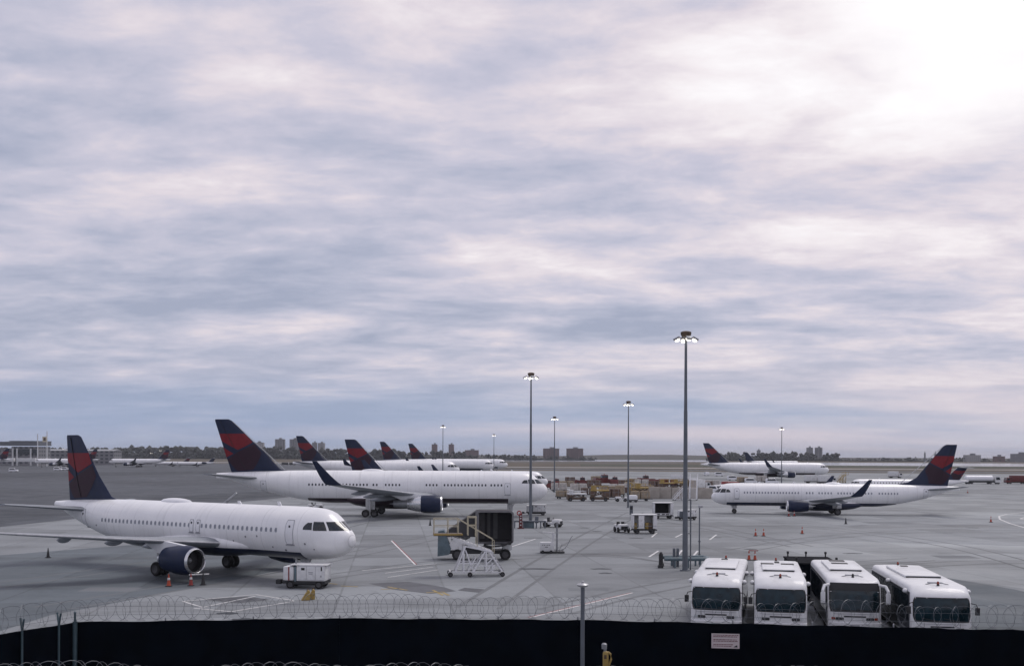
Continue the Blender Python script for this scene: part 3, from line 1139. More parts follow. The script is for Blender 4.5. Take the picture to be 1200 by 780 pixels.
        # flap track fairings
        for y in w['tracks']:
            for (y0, n0, c0, _), (y1, n1, c1, _) in zip(prof, prof[1:]):
                if y0 <= y <= y1:
                    k = (y - y0) / (y1 - y0)
                    n, c = n0 + (n1 - n0) * k, c0 + (c1 - c0) * k
                    break
            z = s['wing_z'] + w['dihedral'] * y + w.get('flex', 0) * (y / yt) ** 2 - 0.05 * c
            tb = MB()
            rr = []
            for i in range(9):
                v = i / 8
                r = 0.30 * math.sin(math.pi * (0.04 + 0.94 * v)) ** 0.7 * s['w'] / 4
                rr.append([Vector((mg - (n + 0.55 * c + v * 0.62 * c), sd * y + r * 0.7 * math.cos(2 * math.pi * j / 10), z - 0.06 * v * c + r * math.sin(2 * math.pi * j / 10))) for j in range(10)])
            tb.rings(rr)
            tb.build('flap_track_fairing', M_wing, wo, smooth=50)
        # aileron / spoiler seams
        tp = MB()
        for (ya, yb, fr) in ((0.12, 0.68, 0.70), (0.70, 0.95, 0.76)):
            pa = []
            for yy in (ya * yt, yb * yt):
                for (y0, n0, c0, t0), (y1, n1, c1, t1) in zip(prof, prof[1:]):
                    if y0 <= yy <= y1 + 1e-6:
                        k = (yy - y0) / (y1 - y0)
                        n, c, th_ = n0 + (n1 - n0) * k, c0 + (c1 - c0) * k, t0 + (t1 - t0) * k
                        break
                z = s['wing_z'] + w['dihedral'] * yy + w.get('flex', 0) * (yy / yt) ** 2 + th_ * c * 0.26
                pa.append(Vector((mg - n - fr * c, sd * yy, z)))
            tp.bar(pa[0], pa[1], 0.06, 0.05)
        tp.build('wing_seam', M_seam, wo, smooth=0)
        # --- engine
        e = s['engine']
        if not s.get('rear_engines'):
            c = Vector((mg - e['n'], sd * e['y'], e['z']))
            rr, ln = e['r'], e['len']
            er = MB()
            er.lathe(c, (-1, 0, 0), [(0.22, rr * .86), (0.45, rr * 0.95), (ln * .25, rr), (ln * .5, rr * 0.99), (ln * e['cowl'], rr * (0.80 if e['cowl'] > 0.8 else 0.93)), (ln * e['cowl'] - 0.05, rr * 0.66)], seg=32)
            eo = er.build('engine', M_navy, root, smooth=40)
            lb = MB()
            lb.lathe(c, (-1, 0, 0), [(0.235, rr * .867), (0.08, rr * 0.835), (0.0, rr * 0.79), (0.06, rr * 0.75), (0.30, rr * 0.73)], seg=32)
            lb.build('inlet_lip', M_metal, eo, smooth=60)
            fb = MB()
            fb.lathe(c, (-1, 0, 0), [(0.28, rr * 0.735), (0.95, rr * 0.75), (0.96, rr * 0.74), (1.0, rr * 0.25)], seg=32)
            for i in range(22):
                a = 2 * math.pi * i / 22
                p0 = c + Vector((-0.92, 0.24 * rr * math.cos(a), 0.24 * rr * math.sin(a)))
                a2 = a + 0.25
                p1 = c + Vector((-0.86, 0.72 * rr * math.cos(a2), 0.72 * rr * math.sin(a2)))
                fb.bar(p0, p1, 0.03, 0.12 * rr)
            fb.build('fan', M_fan, eo, smooth=30)
            sb = MB()
            sb.lathe(c, (-1, 0, 0), [(0.55, 0.002), (0.62, rr * 0.08), (0.85, rr * 0.2), (1.0, rr * 0.25)], seg=20)
            sb.build('spinner', M_steel, eo, smooth=60)
            xb = MB()
            l0 = ln * e['cowl']
            if e['cowl'] > 0.8:
                xb.lathe(c, (-1, 0, 0), [(l0 - 0.4, rr * .55), (l0 + .35, rr * .46), (l0 + .8, rr * .38), (l0 + .5, rr * .3)], seg=28)
                xb.lathe(c, (-1, 0, 0), [(l0 + .2, rr * .28), (l0 + 1.2, rr * .06), (l0 + 1.25, 0.001)], seg=20)
            else:
                xb.lathe(c, (-1, 0, 0), [(l0 - .01, rr * .93), (ln * .8, rr * .78), (ln * .99, rr * .60), (ln * 0.97, rr * .5)], seg=28)
                xb.lathe(c, (-1, 0, 0), [(ln * .7, rr * .52), (ln * 1.15, rr * .44), (ln * 1.38, rr * .36), (ln * 1.2, rr * .2), (ln * 1.5, rr * .03)], seg=24, mis=[1, 1, 1, 1])
            xb.build('exhaust_nozzle', [M_metal, M_steel], eo, smooth=50)
            # pylon up to the wing
            z = s['wing_z'] + w['dihedral'] * e['y'] + w.get('flex', 0) * (e['y'] / yt) ** 2
            for (y0, n0, c0, _), (y1, n1, c1, _) in zip(prof, prof[1:]):
                if y0 <= e['y'] <= y1:
                    k = (e['y'] - y0) / (y1 - y0)
                    nle = n0 + (n1 - n0) * k; cle = c0 + (c1 - c0) * k
                    break
            pb = MB()
            ztop = e['z'] + rr * 0.90
            pb.prism([(mg - (e['n'] + ln * .20), sd * e['y'] - .17, ztop + 0.06), (mg - (nle + .03 * cle), sd * e['y'] - .17, z + .06), (mg - (nle + .62 * cle), sd * e['y'] - .17, z - .02 * cle),
                      (mg - (e['n'] + ln * 1.12), sd * e['y'] - .17, e['z'] + rr * .35), (mg - (e['n'] + ln * .8), sd * e['y'] - .17, e['z'] + rr * .4)], (0, .34, 0))
            pb.build('pylon', M_white, eo, smooth=0)
        else:
            c = Vector((mg - e['n'], sd * e['y'], e['z']))
            rr, ln = e['r'], e['len']
            er = MB()
            er.lathe(c, (-1, 0, 0), [(0.3, rr * .7), (0, rr * .82), (0.25, rr * .93), (ln * .4, rr), (ln * .75, rr * .88), (ln, rr * .6), (ln * .95, rr * .4)], seg=24)
            eo = er.build('engine', M_navy, root, smooth=50)
            pb = MB()
            pb.box((c.x - ln / 2, c.y - sd * rr * 1.1, c.z), (ln * .5, 1.0, 0.25))
            pb.build('pylon', M_white, eo, smooth=0)
        # --- tailplane
        tpn = s['tailplane']
        b = MB()
        b.rings([section((n, sd * y, z), c, th, (0, 1), mg) for (y, n, z, c, th) in tpn])
        b.build('tailplane', M_wing, root, smooth=40)
    # --- fin
    fin = s['fin']                     # list of (z, n_le, n_te) base to tip
    b = MB()
    b.rings([section((nl, 0, z), ntx - nl, 0.10 if i else 0.085, (1, 0), mg) for i, (z, nl, ntx) in enumerate(fin)])
    fo2 = b.build('tail_fin', M_navy, root, smooth=40)
    # swept pattern of the tail, laid on the fin skin
    zb0, zt0 = s['fin_z']

    def fin_at(z):
        for (z0, a0, c0), (z1, a1, c1) in zip(fin, fin[1:]):
            if z <= z1 + 1e-6:
                k = (z - z0) / (z1 - z0)
                return a0 + (a1 - a0) * k, c0 + (c1 - c0) * k
        return fin[-1][1], fin[-1][2]

    def fin_skin(sx, t, sd, off):
        z = zb0 + (zt0 - zb0) * t
        nl, ntx = fin_at(z)
        c = ntx - nl
        x = 1 - sx                    # 0 LE .. 1 TE
        x = min(1, max(0.0, x))
        th = 2.969 * math.sqrt(x) - 1.26 * x - 3.516 * x ** 2 + 2.843 * x ** 3 - 1.02 * x ** 4
        return Vector((mg - (nl + x * c), sd * (th * 0.10 * c * 0.5 + off) + (0.012 * c * math.sin(math.pi * x)), z))
    for mi, poly in EMBLEM:
        eb = MB()
        gx = [0, .1, .2, .3, .4, .5, .6, .7, .8, .88, .94, .97, 1.0001]
        gz = [-.01, .1, .2, .3, .4, .5, .6, .7, .8, 1.01]
        for sd in (-1, 1):
            for x0, x1 in zip(gx, gx[1:]):
                q = clip_poly(clip_poly(poly, 0, x0, False), 0, x1, True) if True else poly
                if len(q) < 3: continue
                for z0, z1 in zip(gz, gz[1:]):
                    r = clip_poly(q, 1, z0, False)
                    if len(r) < 3: continue
                    r = clip_poly(r, 1, z1, True)
                    if len(r) < 3: continue
                    eb.poly([fin_skin(a, t, sd, 0.02) for a, t in r])
        if eb.v:
            eb.build('tail_emblem', M_red if mi == 1 else M_maroon, fo2, smooth=40, fix=False)
    # rudder hinge and rudder split
    lb = MB()
    for sd in (-1, 1):
        pts = [fin_skin(.30, .03 + .94 * i / 8, sd, 0.035) for i in range(9)]
        for p0, p1 in zip(pts, pts[1:]):
            lb.bar(p0, p1, .05, .05)
    lb.build('rudder_hinge', mat('rudder_gap', (0.004, 0.005, 0.008), 0.6), fo2, smooth=0)
    lb = MB()
    lb.bar(fin_skin(.999, .02, -1, 0) + Vector((.03, 0, 0)), fin_skin(.999, .96, -1, 0) + Vector((.03, 0, 0)), .09, .10)
    if kind not in ('narrow',): lb.build('leading_edge', M_alu, fo2, smooth=0)
    # --- gear
    def gear(n, y, zt, r, w, bogie, name):
        g = MB()
        x = mg - n
        ztop = zt
        g.cyl((x, y, r * 1.0), (x, y, ztop), 0.13, 0.17, 12)
        g.cyl((x + 0.9, y * 0.9, ztop), (x, y, r * 2.0), 0.07, 0.07, 8)
        if bogie:
            g.bar((x - 0.75, y, r), (x + 0.75, y, r), 0.18)
        g.box((x, y + (0.28 if y < 0 else -0.28) * (1 if y else 0), (r * 2 + ztop) / 2), (1.5 if y else 0.9, 0.05, max(0.3, ztop - r * 2.1)))
        go = g.build(name, M_strut, root, smooth=40)
        for dx in ((-0.72, 0.72) if bogie else (0,)):
            for dy in (-1, 1):
                wheel(go, (x + dx, y + dy * w * 0.85, r), r, w)
        return go
    gear(s['ng'], 0, s['zb'] + 0.35, s['gear_r'] * 0.72, s['gear_w'] * 0.75, False, 'nose_gear')
    for sd in (-1, 1):
        gear(mg, sd * s['track'], s['wing_z'] - 0.1 + 0.05 * s['track'], s['gear_r'], s['gear_w'], s.get('bogie', False), 'main_gear')
    # --- aerials
    for n, hh in s['aerials']:
        rw, zt, zb = fu.sec(n)
        ab = MB()
        ab.prism([(mg - n, -.03, zt - .03), (mg - n - .45, -.03, zt - .03), (mg - n - .5, -.03, zt + hh), (mg - n - .25, -.03, zt + hh)], (0, .06, 0))
        ab.build('aerial', M_white, root, smooth=40)
    if s.get('radome'):
        ab = MB()
        n0, n1, hh = s['radome']
        rr = []
        for i in range(9):
            v = i / 8
            k = math.sin(math.pi * v) ** 0.5 if 0 < v < 1 else 0.02
            rr.append([Vector((mg - (n0 + (n1 - n0) * v), 0.55 * k * math.cos(math.pi * j / 8), s['zb'] + s['h'] - .04 + hh * k * math.sin(math.pi * j / 8) - 0.05 * abs(math.cos(math.pi * j / 8)))) for j in range(9)])
        ab.rings(rr, closed=False, cap0=False, cap1=False)
        ab.build('radome', M_white, root, smooth=40)
    return root


A320 = dict(ports=((3.4, 3.15, .09), (8.4, 3.55, .08), (9.7, 3.45, .08), (5.6, 2.55, .10), (2.7, 2.75, .06), (11.2, 3.05, .07), (6.9, 2.75, .07), (29.2, 3.6, .08)), pale_win=True, L=37.57, w=3.95, h=4.14, zb=1.78, nose=6.0, nose_z=0.40, tail=24.5, mg=17.7, ng=5.07, track=3.8, gear_r=0.58, gear_w=0.42,
            belly_z=2.42, belly_n0=4.2, belly_n1=27, fair=(9.2, 22.0), fair_up=0.40, wing_z=2.55, win_z=4.12, win=(0.25, 0.36),
            win_rows=[(6.3, 14.9, 0.533), (16.4, 30.6, 0.533)], doors=[(4.9, 3.05, 4.95, 0.86), (31.4, 3.35, 5.0, 0.8), (15.3, 3.55, 4.6, 0.52), (16.1, 3.55, 4.6, 0.52)],
            wing=dict(dihedral=0.085, flex=0.15, winglet=0, tracks=(3.9, 7.6, 11.2), secs=[(0, 11.6, 7.6, .14), (1.9, 12.5, 6.6, .14), (6.4, 14.9, 3.9, .12), (16.4, 20.2, 1.75, .10), (17.05, 20.75, 1.3, .09)]),
            engine=dict(n=11.0, y=5.75, z=1.72, r=1.16, len=3.9, cowl=0.86),
            tailplane=[(0.2, 30.6, 4.85, 4.6, .11), (1.0, 31.1, 4.9, 4.0, .11), (6.9, 34.7, 5.45, 1.7, .10)],
            fin=[(5.55, 27.2, 35.4), (6.1, 29.2, 35.5), (8.0, 31.0, 35.65), (11.6, 33.75, 35.95), (11.78, 34.2, 35.9)], fin_z=(5.85, 11.7),
            aerials=[(7.6, 0.32), (12.2, 0.25)], radome=(18.2, 22.5, 0.34))
B767 = dict(cock_z=(0.62, 0.75), L=54.9, w=5.03, h=5.41, zb=2.05, nose=7.2, nose_z=0.42, tail=35.5, mg=28.8, ng=6.2, track=4.65, gear_r=0.60, gear_w=0.44, bogie=True,
            belly_z=2.92, belly_n0=6.5, belly_n1=39.5, belly_col=(0.022, 0.008, 0.018), fair=(17.5, 33), wing_z=3.0, win_z=5.15, win=(0.27, 0.38),
            win_rows=[(7.6, 9.6, .56), (10.2, 17.2, .56), (18.2, 20.0, .56), (24.3, 27.0, .56), (28.0, 28.9, .56), (29.6, 45.4, .56)], doors=[(6.6, 3.6, 5.5, 1.05), (46.8, 3.9, 5.75, 1.05)],
            wing=dict(dihedral=0.10, flex=0.35, winglet=3.4, tracks=(5.5, 10.0, 14.5), secs=[(0, 16.6, 11.0, .14), (2.4, 18.0, 9.4, .14), (8.0, 21.4, 6.2, .12), (21.8, 29.3, 2.6, .10), (23.6, 30.4, 2.25, .10)]),
            engine=dict(n=16.9, y=7.9, z=2.30, r=1.42, len=5.6, cowl=0.60),
            tailplane=[(0.3, 47.0, 6.1, 5.6, .10), (1.3, 47.7, 6.15, 5.0, .10), (9.2, 53.0, 6.9, 1.8, .09)],
            fin=[(7.05, 41.5, 52.4), (7.6, 44.2, 52.6), (10.0, 46.6, 53.4), (15.6, 52.4, 55.2), (15.85, 52.9, 55.15)], fin_z=(7.3, 15.8),
            aerials=[(9, .35), (16, .3), (23, .3)], radome=(27, 31, .3))
B757 = dict(L=47.3, w=3.76, h=4.05, zb=2.40, nose=5.6, nose_z=0.40, tail=31.0, mg=23.3, ng=5.1, track=3.66, gear_r=0.55, gear_w=0.4, bogie=True,
            belly_z=3.0, belly_n0=5, belly_n1=34, fair=(14, 28), wing_z=3.1, win_z=4.75, win=(0.25, 0.36),
            win_rows=[(6.5, 15, .53), (17, 38, .53)], doors=[(5.2, 3.7, 5.3, .85), (39, 3.8, 5.4, .85)],
            wing=dict(dihedral=0.09, flex=.3, winglet=2.6, tracks=(4.5, 9), secs=[(0, 14.2, 8.8, .14), (1.8, 15.3, 7.6, .14), (6.2, 17.8, 5.2, .12), (18.9, 25.3, 1.9, .10)]),
            engine=dict(n=13.6, y=6.5, z=2.25, r=1.3, len=4.8, cowl=0.62),
            tailplane=[(0.3, 40.0, 5.7, 4.8, .10), (1.2, 40.6, 5.75, 4.2, .10), (7.6, 44.6, 6.2, 1.5, .09)],
            fin=[(6.15, 36.0, 45.0), (6.7, 38.2, 45.2), (9, 40.3, 45.8), (13.4, 44.2, 46.9), (13.6, 44.6, 46.85)], fin_z=(6.4, 13.5), aerials=[(8, .3), (15, .3)], radome=None)
A330 = dict(L=63.7, w=5.64, h=5.64, zb=2.25, nose=7.6, nose_z=0.40, tail=42.0, mg=31.5, ng=6.7, track=5.3, gear_r=0.7, gear_w=0.5, bogie=True,
            belly_z=3.2, belly_n0=6, belly_n1=45, fair=(19, 38), wing_z=3.2, win_z=5.6, win=(0.26, 0.36),
            win_rows=[(8, 20, .56), (22, 52, .56)], doors=[(7, 4.2, 6.1, 1.05)],
            wing=dict(dihedral=0.09, flex=.6, winglet=2.2, tracks=(7, 13), secs=[(0, 19, 12, .14), (2.7, 20.5, 10.5, .14), (9.5, 24.8, 7, .12), (29, 37, 2.4, .10)]),
            engine=dict(n=20, y=9.4, z=2.5, r=1.55, len=5.8, cowl=0.7),
            tailplane=[(0.3, 54, 6.6, 6, .10), (1.5, 54.8, 6.7, 5.4, .10), (9.7, 60, 7.5, 2, .09)],
            fin=[(7.5, 48.5, 60.2), (8.2, 51.5, 60.4), (11, 54, 61), (16.9, 59.6, 62.5), (17.2, 60.2, 62.4)], fin_z=(7.8, 17.0), aerials=[(9, .3)], radome=None)
B737 = dict(pale_win=True, L=42.1, w=3.76, h=4.0, zb=1.35, nose=5.4, nose_z=0.38, tail=27.5, mg=21.2, ng=4.0, track=2.86, gear_r=0.56, gear_w=0.4,
            belly_z=1.98, belly_n0=2.6, belly_n1=31.5, fair=(13.2, 25.5), wing_z=1.95, win_z=3.72, win=(0.25, 0.36),
            win_rows=[(5.6, 15.2, .51), (16.2, 17.3, .51), (18.3, 20.6, .51), (21.5, 27.3, .51), (28.4, 35.2, .51)], doors=[(4.3, 2.65, 4.45, .86), (36.3, 2.9, 4.6, .8)],
            wing=dict(dihedral=0.10, flex=.15, winglet=2.7, tracks=(4.6, 8.4), secs=[(0, 13.4, 8.0, .14), (1.8, 14.4, 6.8, .14), (5.2, 16.2, 4.5, .12), (16.0, 20.9, 1.8, .10)]),
            engine=dict(n=12.4, y=4.83, z=1.58, r=1.06, len=4.3, cowl=0.84),
            tailplane=[(0.2, 36.0, 4.35, 4.2, .10), (1.0, 36.5, 4.4, 3.7, .10), (7.1, 40.4, 5.1, 1.3, .09)],
            fin=[(5.1, 30.6, 40.2), (5.7, 33.6, 40.3), (6.5, 35.0, 40.5), (11.9, 39.4, 41.7), (12.2, 39.9, 41.7)], fin_z=(5.3, 12.1),
            aerials=[(8, .3), (14, .28)], radome=(19.5, 22.5, .3))
CRJ = dict(L=32.5, w=2.69, h=2.69, zb=1.35, nose=4.2, nose_z=0.38, tail=20.5, mg=17.5, ng=3.2, track=2.0, gear_r=0.42, gear_w=0.3,
           belly_z=1.75, belly_n0=3, belly_n1=24, fair=(13, 20), wing_z=1.75, win_z=3.05, win=(0.26, 0.32),
           win_rows=[(5, 20, .8)], doors=[(4.3, 2.0, 3.6, .8)],
           wing=dict(dihedral=0.05, flex=.1, winglet=1.5, tracks=(4,), secs=[(0, 13, 6.0, .13), (1.2, 13.6, 5.2, .13), (4, 15.3, 3.2, .12), (11.2, 19.2, 1.3, .10)]),
           engine=dict(n=21.8, y=2.15, z=3.2, r=0.8, len=3.6, cowl=1), rear_engines=True,
           tailplane=[(0, 29.6, 7.3, 2.6, .10), (.4, 29.8, 7.3, 2.5, .10), (4.2, 31.8, 7.15, 1.3, .09)],
           fin=[(3.8, 24.5, 30.0), (4.4, 26.6, 30.5), (7.3, 29.6, 32.3), (7.5, 29.8, 32.3)], fin_z=(4.0, 7.3), aerials=[(8, .25)], radome=None)

AG = 'parked white airliners with navy and red tails'


def put(o, mgxy, heading):
    """heading: degrees, direction of the nose measured from +X towards +Y"""
    o.location = (mgxy[0], mgxy[1], 0)
    o.rotation_euler = (0, 0, R(heading))


o = build_airliner('narrow', A320, 'nearest white airliner, nose to the right with dark blue engine in front of the fence', AG)
put(o, (-26.95, 91.3), -33.0)
o = build_airliner('wide', B767, 'large white airliner side-on behind the nearest one, single dark winglet raised over its wing', AG)
put(o, (-22.9, 177), 0)
o737 = build_airliner('single', B737, 'white airliner facing left behind the row of buses, navy engine and belly', AG, near=1)
put(o737, (56.4, 186.5), 173.0)
o757 = build_airliner('long', B757, 'white airliner with nose just past the large one and fin rising over its back', AG, windows=True, detail=False)
put(o757, (8.3 - 23.3, 246), 0)
o330 = build_airliner('big', A330, 'white wide airliner with its fin left of centre and nose hidden behind the large one', AG, windows=False, detail=False)
put(o330, (-19.9 - 31.5, 407), 0)
D6 = 650
c = place_copy(o330, ((594 - 600) * D6 / F - 31.5 * .97, D6 + 5, 0), R(-10), 'farthest wide airliner, its nose reaching furthest right in the row of tails', AG)
c = place_copy(o330, ((445 - 600) * 570 / F + 30.5, 565, 0), R(-10), 'wide airliner with the third fin of the four in the row', AG)
SK = ('cabin_window', 'door')
c767 = copy_tree(bpy.data.objects['airliner.001'], None, SK)
c767['label'] = 'white airliner facing right far beyond the one behind the buses, winglet raised'
put(c767, (139 - 28.8, 468), 0)
place_copy(o757, (Q(880, 900).x + 18, 900, 0), 0, 'farthest airliner at right, only its white back and plain fin show', AG, SK + ('tail_emblem',))
ocrj = build_airliner('regional', CRJ, 'small jet with high tail, half hidden behind the airliner facing left', AG, windows=True, near=1, detail=False)
put(ocrj, (91.6 + 17.5, 290), 180)
for px, D, hd, lab in ((41, 800, 180, 'white airliner nosed left at the terminal, beside the white sign pole'),
                       (128, 830, 180, 'white airliner nosed left in front of the long grey shed'),
                       (-66, 760, 180, 'airliner at the far left edge with only its dark red tail in view')):
    place_copy(o757, (Q(px, D).x + 23.3, D, 0), R(hd), lab, AG, SK)
for px, D, hd, lab in ((178, 880, 180, 'small jet with a red fin parked left of the big dark fin'), (206, 860, 180, 'small jet with a dark fin parked just left of the big dark fin')):
    place_copy(ocrj, (Q(px, D).x + 17.5, D, 0), R(hd), lab, AG, SK + (() if 'red' in lab else ('tail_emblem',)))
# ------------------------------------------------------------------ apron buses
def bus_material():
    m = mat('bus_white', (0.68, 0.69, 0.71), 0.5, var=0.04, dirt=0.28, coat=0.2)
    return m


M_busw = bus_material()
M_bside = mat('shaded_bus_side_panel', (0.016, 0.020, 0.030), 0.35, var=0.2)  # near-black stands in for dark glass plus shade on the flank
M_bglass = mat('bus_windscreen_glass', (0.008, 0.022, 0.030), 0.07, var=0.4, spec=0.45)


def build_bus(label, L=12.4, w=2.9, h=3.06, coach=False, hatch=0, rm=random.Random(1)):
    root = thing('airport_bus', (0, 0, 0), label, 'bus', 'white apron buses parked in a row')
    if coach:
        prof = [(0.0, .32), (.06, .55), (.04, 1.15), (-.10, 2.35), (-.28, 2.86), (-.62, 3.02), (-1.1, h), (-L + .4, h), (-L, h - .3), (-L, .32)]
    else:
        prof = [(0.0, .32), (.05, .55), (.03, 1.2), (-.10, 2.50), (-.30, 2.74), (-.75, 3.0), (-1.1, h), (-L + .4, h), (-L, h - .3), (-L, .32)]

    def front(y):
        return -0.22 * (abs(y) / (w / 2)) ** 3
    ys = [-w / 2, -w / 2 + .06, -w / 2 + .2, -w * .25, 0, w * .25, w / 2 - .2, w / 2 - .06, w / 2]
    b = MB()
    rings = []
    for y in ys:
        e = abs(y) / (w / 2)
        drop = 0.16 if e > .999 else (0.05 if e > .95 else 0.0)
        r = []
        for x, z in prof:
            r.append(Vector((x + (front(y) if x > -2 else 0) - (0.03 if e > .999 and x > -2 else 0), y, z - (drop if z > 2.7 else 0) + (0.03 * (1 - e * e) if z > 3 else 0))))
        rings.append(r)
    b.rings(rings)
    body = b.build('body', M_busw, root, smooth=40)

    def fx(z):
        for (x0, z0), (x1, z1) in zip(prof, prof[1:]):
            if z0 <= z <= z1:
                return x0 + (x1 - x0) * (z - z0) / (z1 - z0)
        return 0

    def front_patch(name, y0, y1, z0, z1, m, parent=root, off=.014, round_=.1):
        g = MB()
        nz, ny = 8, 12
        rows = []
        for i in range(nz + 1):
            z = z0 + (z1 - z0) * i / nz
            ins = round_ if i in (0, nz) else (round_ * .3 if i in (1, nz - 1) else 0)
            rows.append([Vector((fx(z) + front(y0 + ins + (y1 - y0 - 2 * ins) * j / ny) + off, y0 + ins + (y1 - y0 - 2 * ins) * j / ny, z)) for j in range(ny + 1)])
        for i in range(nz):
            for j in range(ny):
                g.poly([rows[i][j], rows[i][j + 1], rows[i + 1][j + 1], rows[i + 1][j]])
        return g.build(name, m, parent, smooth=60)
    e = w / 2 - .06
    if coach:
        front_patch('windscreen', -e, e, 1.22, 2.84, M_black, off=.012, round_=.08)
        ws = front_patch('windscreen_glass', -e + .07, e - .07, 1.34, 2.42, M_bglass, off=.022)
    else:
        front_patch('windscreen_seal', -e, e, 1.22, 2.52, M_black, off=.012)
        ws = front_patch('windscreen', -e + .06, e - .06, 1.29, 2.47, M_bglass, off=.022)
    # wiper blades
    for y0, y1 in ((-.15, -1.05), (.95, .1)):
        g = MB()
        g.bar((fx(1.3) + front(y0) + .05, y0, 1.28), (fx(1.5) + front(y1) + .05, y1, 1.42), .04, .03)
        g.build('wiper', M_black, root, smooth=0)
    # dashboard shelf line, grille, bumper, lamps, plate
    g = MB(); g.box((fx(.95) + .01, 0, .98), (.04, 1.2, .07))
    g.build('grille', M_black, root, smooth=0)
    g = MB()
    rows = []
    for z, o in ((.30, -.02), (.34, .09), (.60, .10), (.66, .02)):
        rows.append([Vector((.02 + front(y) + o, y, z)) for y in [-w / 2 + w * j / 14 for j in range(15)]])
    g.rings(rows, closed=False, cap0=False, cap1=False)
    g.build('bumper', M_busw, root, smooth=50)
    for sd in (-1, 1):
        front_patch('headlight', sd * (w / 2 - .62) - .22, sd * (w / 2 - .62) + .22, .76, .92, M_black, off=.016, round_=.03)
        front_patch('headlight', sd * (w / 2 - .28) - .10, sd * (w / 2 - .28) + .10, .78, .92, M_amber if coach else M_lampglass, off=.016, round_=.02)
    # seams of the front panels and a plate
    g = MB()
    for y in (-w * .3, w * .3):
        g.box((fx(.9) + front(y) + .012, y, .92), (.02, .025, .5))
    g.box((fx(1.12) + .012, 0, 1.13), (.02, w * .8, .02))
    g.build('panel_seam', M_seam, root, smooth=0)
    g = MB(); g.box((.12, 0, .46), (.02, .5, .13)); g.build('number_plate', M_seam, root, smooth=0)
    for sd in (-1, 1):
        g = MB(); g.box((.125, sd * (w / 2 - .5), .46), (.03, .22, .1), bevel=.01); g.build('fog_lamp', M_lampglass, root)
    # flanks with dark glazing; the panels have side shade painted in
    for sd in (-1, 1):
        g = MB()
        y = sd * (w / 2 + .006)
        g.box((-L / 2 - .25, y, 1.56), (L - .9, .02, 2.30), bevel=.0)
        so = g.build('side_panel', M_bside, root, smooth=0)
        n = 6
        for i in range(n):
            x0 = -1.0 - i * (L - 1.8) / n
            g = MB()
            g.box((x0 - (L - 1.8) / n / 2, sd * (w / 2 + .022), 1.82), ((L - 1.8) / n - .12, .016, 1.45 if i not in (1, 4) else 1.5))
            g.build('side_window', M_glass, so, smooth=0)
        # mirrors
        g = MB()
        if coach:
            pts = [(-.35, sd * (w / 2 - .05), 2.72), (.0, sd * (w / 2 + .22), 2.70), (.22, sd * (w / 2 + .32), 2.45), (.24, sd * (w / 2 + .32), 1.95)]
            g.tube(pts, .09, 8)
            g.box((.22, sd * (w / 2 + .32), 2.05), (.16, .26, .62), bevel=.06)
            g.build('mirror', M_busw, root)
        else:
            g.tube([(-.12, sd * (w / 2 - .05), 2.25), (.1, sd * (w / 2 + .16), 2.22), (.12, sd * (w / 2 + .22), 2.05)], .025, 6)
            g.box((.12, sd * (w / 2 + .22), 1.86), (.10, .24, .40), bevel=.03)
            g.build('mirror', M_black, root)
        # white blind-spot lamps high on the flank
        if not coach:
            for x in (-1.35, -6.2):
                g = MB(); g.blob((x, sd * (w / 2 + .10), 2.72), .17, 2, sq=(1.2, .9, .8))
                g.build('side_mirror_cover', M_busw, root)
    # roof: air unit, hatches, beacons
    rz = h + .03
    g = MB()
    g.box((-L * .60, 0, rz + .05), (L * .46, w * .66, .13), bevel=.05)
    au = g.build('air_unit', M_busw, root)
    g = MB(); g.box((-L * .60 + L * .23 + .03, 0, rz + .03), (.07, w * .62, .07)); g.build('air_unit_grille', M_black, au, smooth=0)
    if hatch == 0:
        spots = [(-L * .80, 0, .5, .42, .06)]
    elif hatch == 1:
        spots = [(-L * .66, -.62, .55, .8, .05), (-L * .66, .62, .55, .8, .05), (-L * .74, 0, .7, .3, .09)]
    else:
        spots = [(-L * .80, 0, .75, .95, .05), (-L * .66, 0, .6, 1.0, .05)]
    for x, y, sx, sy, sz in spots:
        g = MB(); g.box((x, y, rz + .12), (sx, sy, sz), bevel=.02)
        g.build('roof_hatch', M_chassis, root)
    g = MB(); g.box((-1.9, .05, rz + .03), (.35, .75, .06), bevel=.02); g.build('roof_vent', M_seam, root)
    g = MB()
    g.tube([(-1.25, -.6, rz + .0), (-1.22, -.3, rz + .07), (-1.2, 0, rz + .09), (-1.22, .3, rz + .07), (-1.25, .6, rz + .0)], .025, 5)
    g.build('roof_bracket', M_steel, root)
    for x in ((-1.0,) if coach else (-1.0, -L + .6)):
        g = MB()
        g.cyl((x, 0, rz - .03), (x, 0, rz + .05), .08, .07, 12, 0)
        g.lathe((x, 0, rz + .06), (0, 0, 1), [(0, .065), (.10, .06), (.14, .04), (.15, .001)], 12, 1)
        g.build('beacon', [M_black, M_amber if not coach else M_black], root)
    for x in (-2.6, -L + 3.2):
        for sd in (-1, 1):
            wheel(root, (x, sd * (w / 2 - .16), .5), .5, .3)
    g = MB(); g.box((-L / 2, 0, .36), (L - .6, w - .3, .3)); g.build('chassis', M_chassis, root, smooth=0)
    return root


def put_front(o, front, rear):
    """front, rear: ground points under the middle of each end"""
    d = Vector(front) - Vector(rear)
    o.location = (front[0], front[1], 0)
    o.rotation_euler = (0, 0, math.atan2(d.y, d.x))


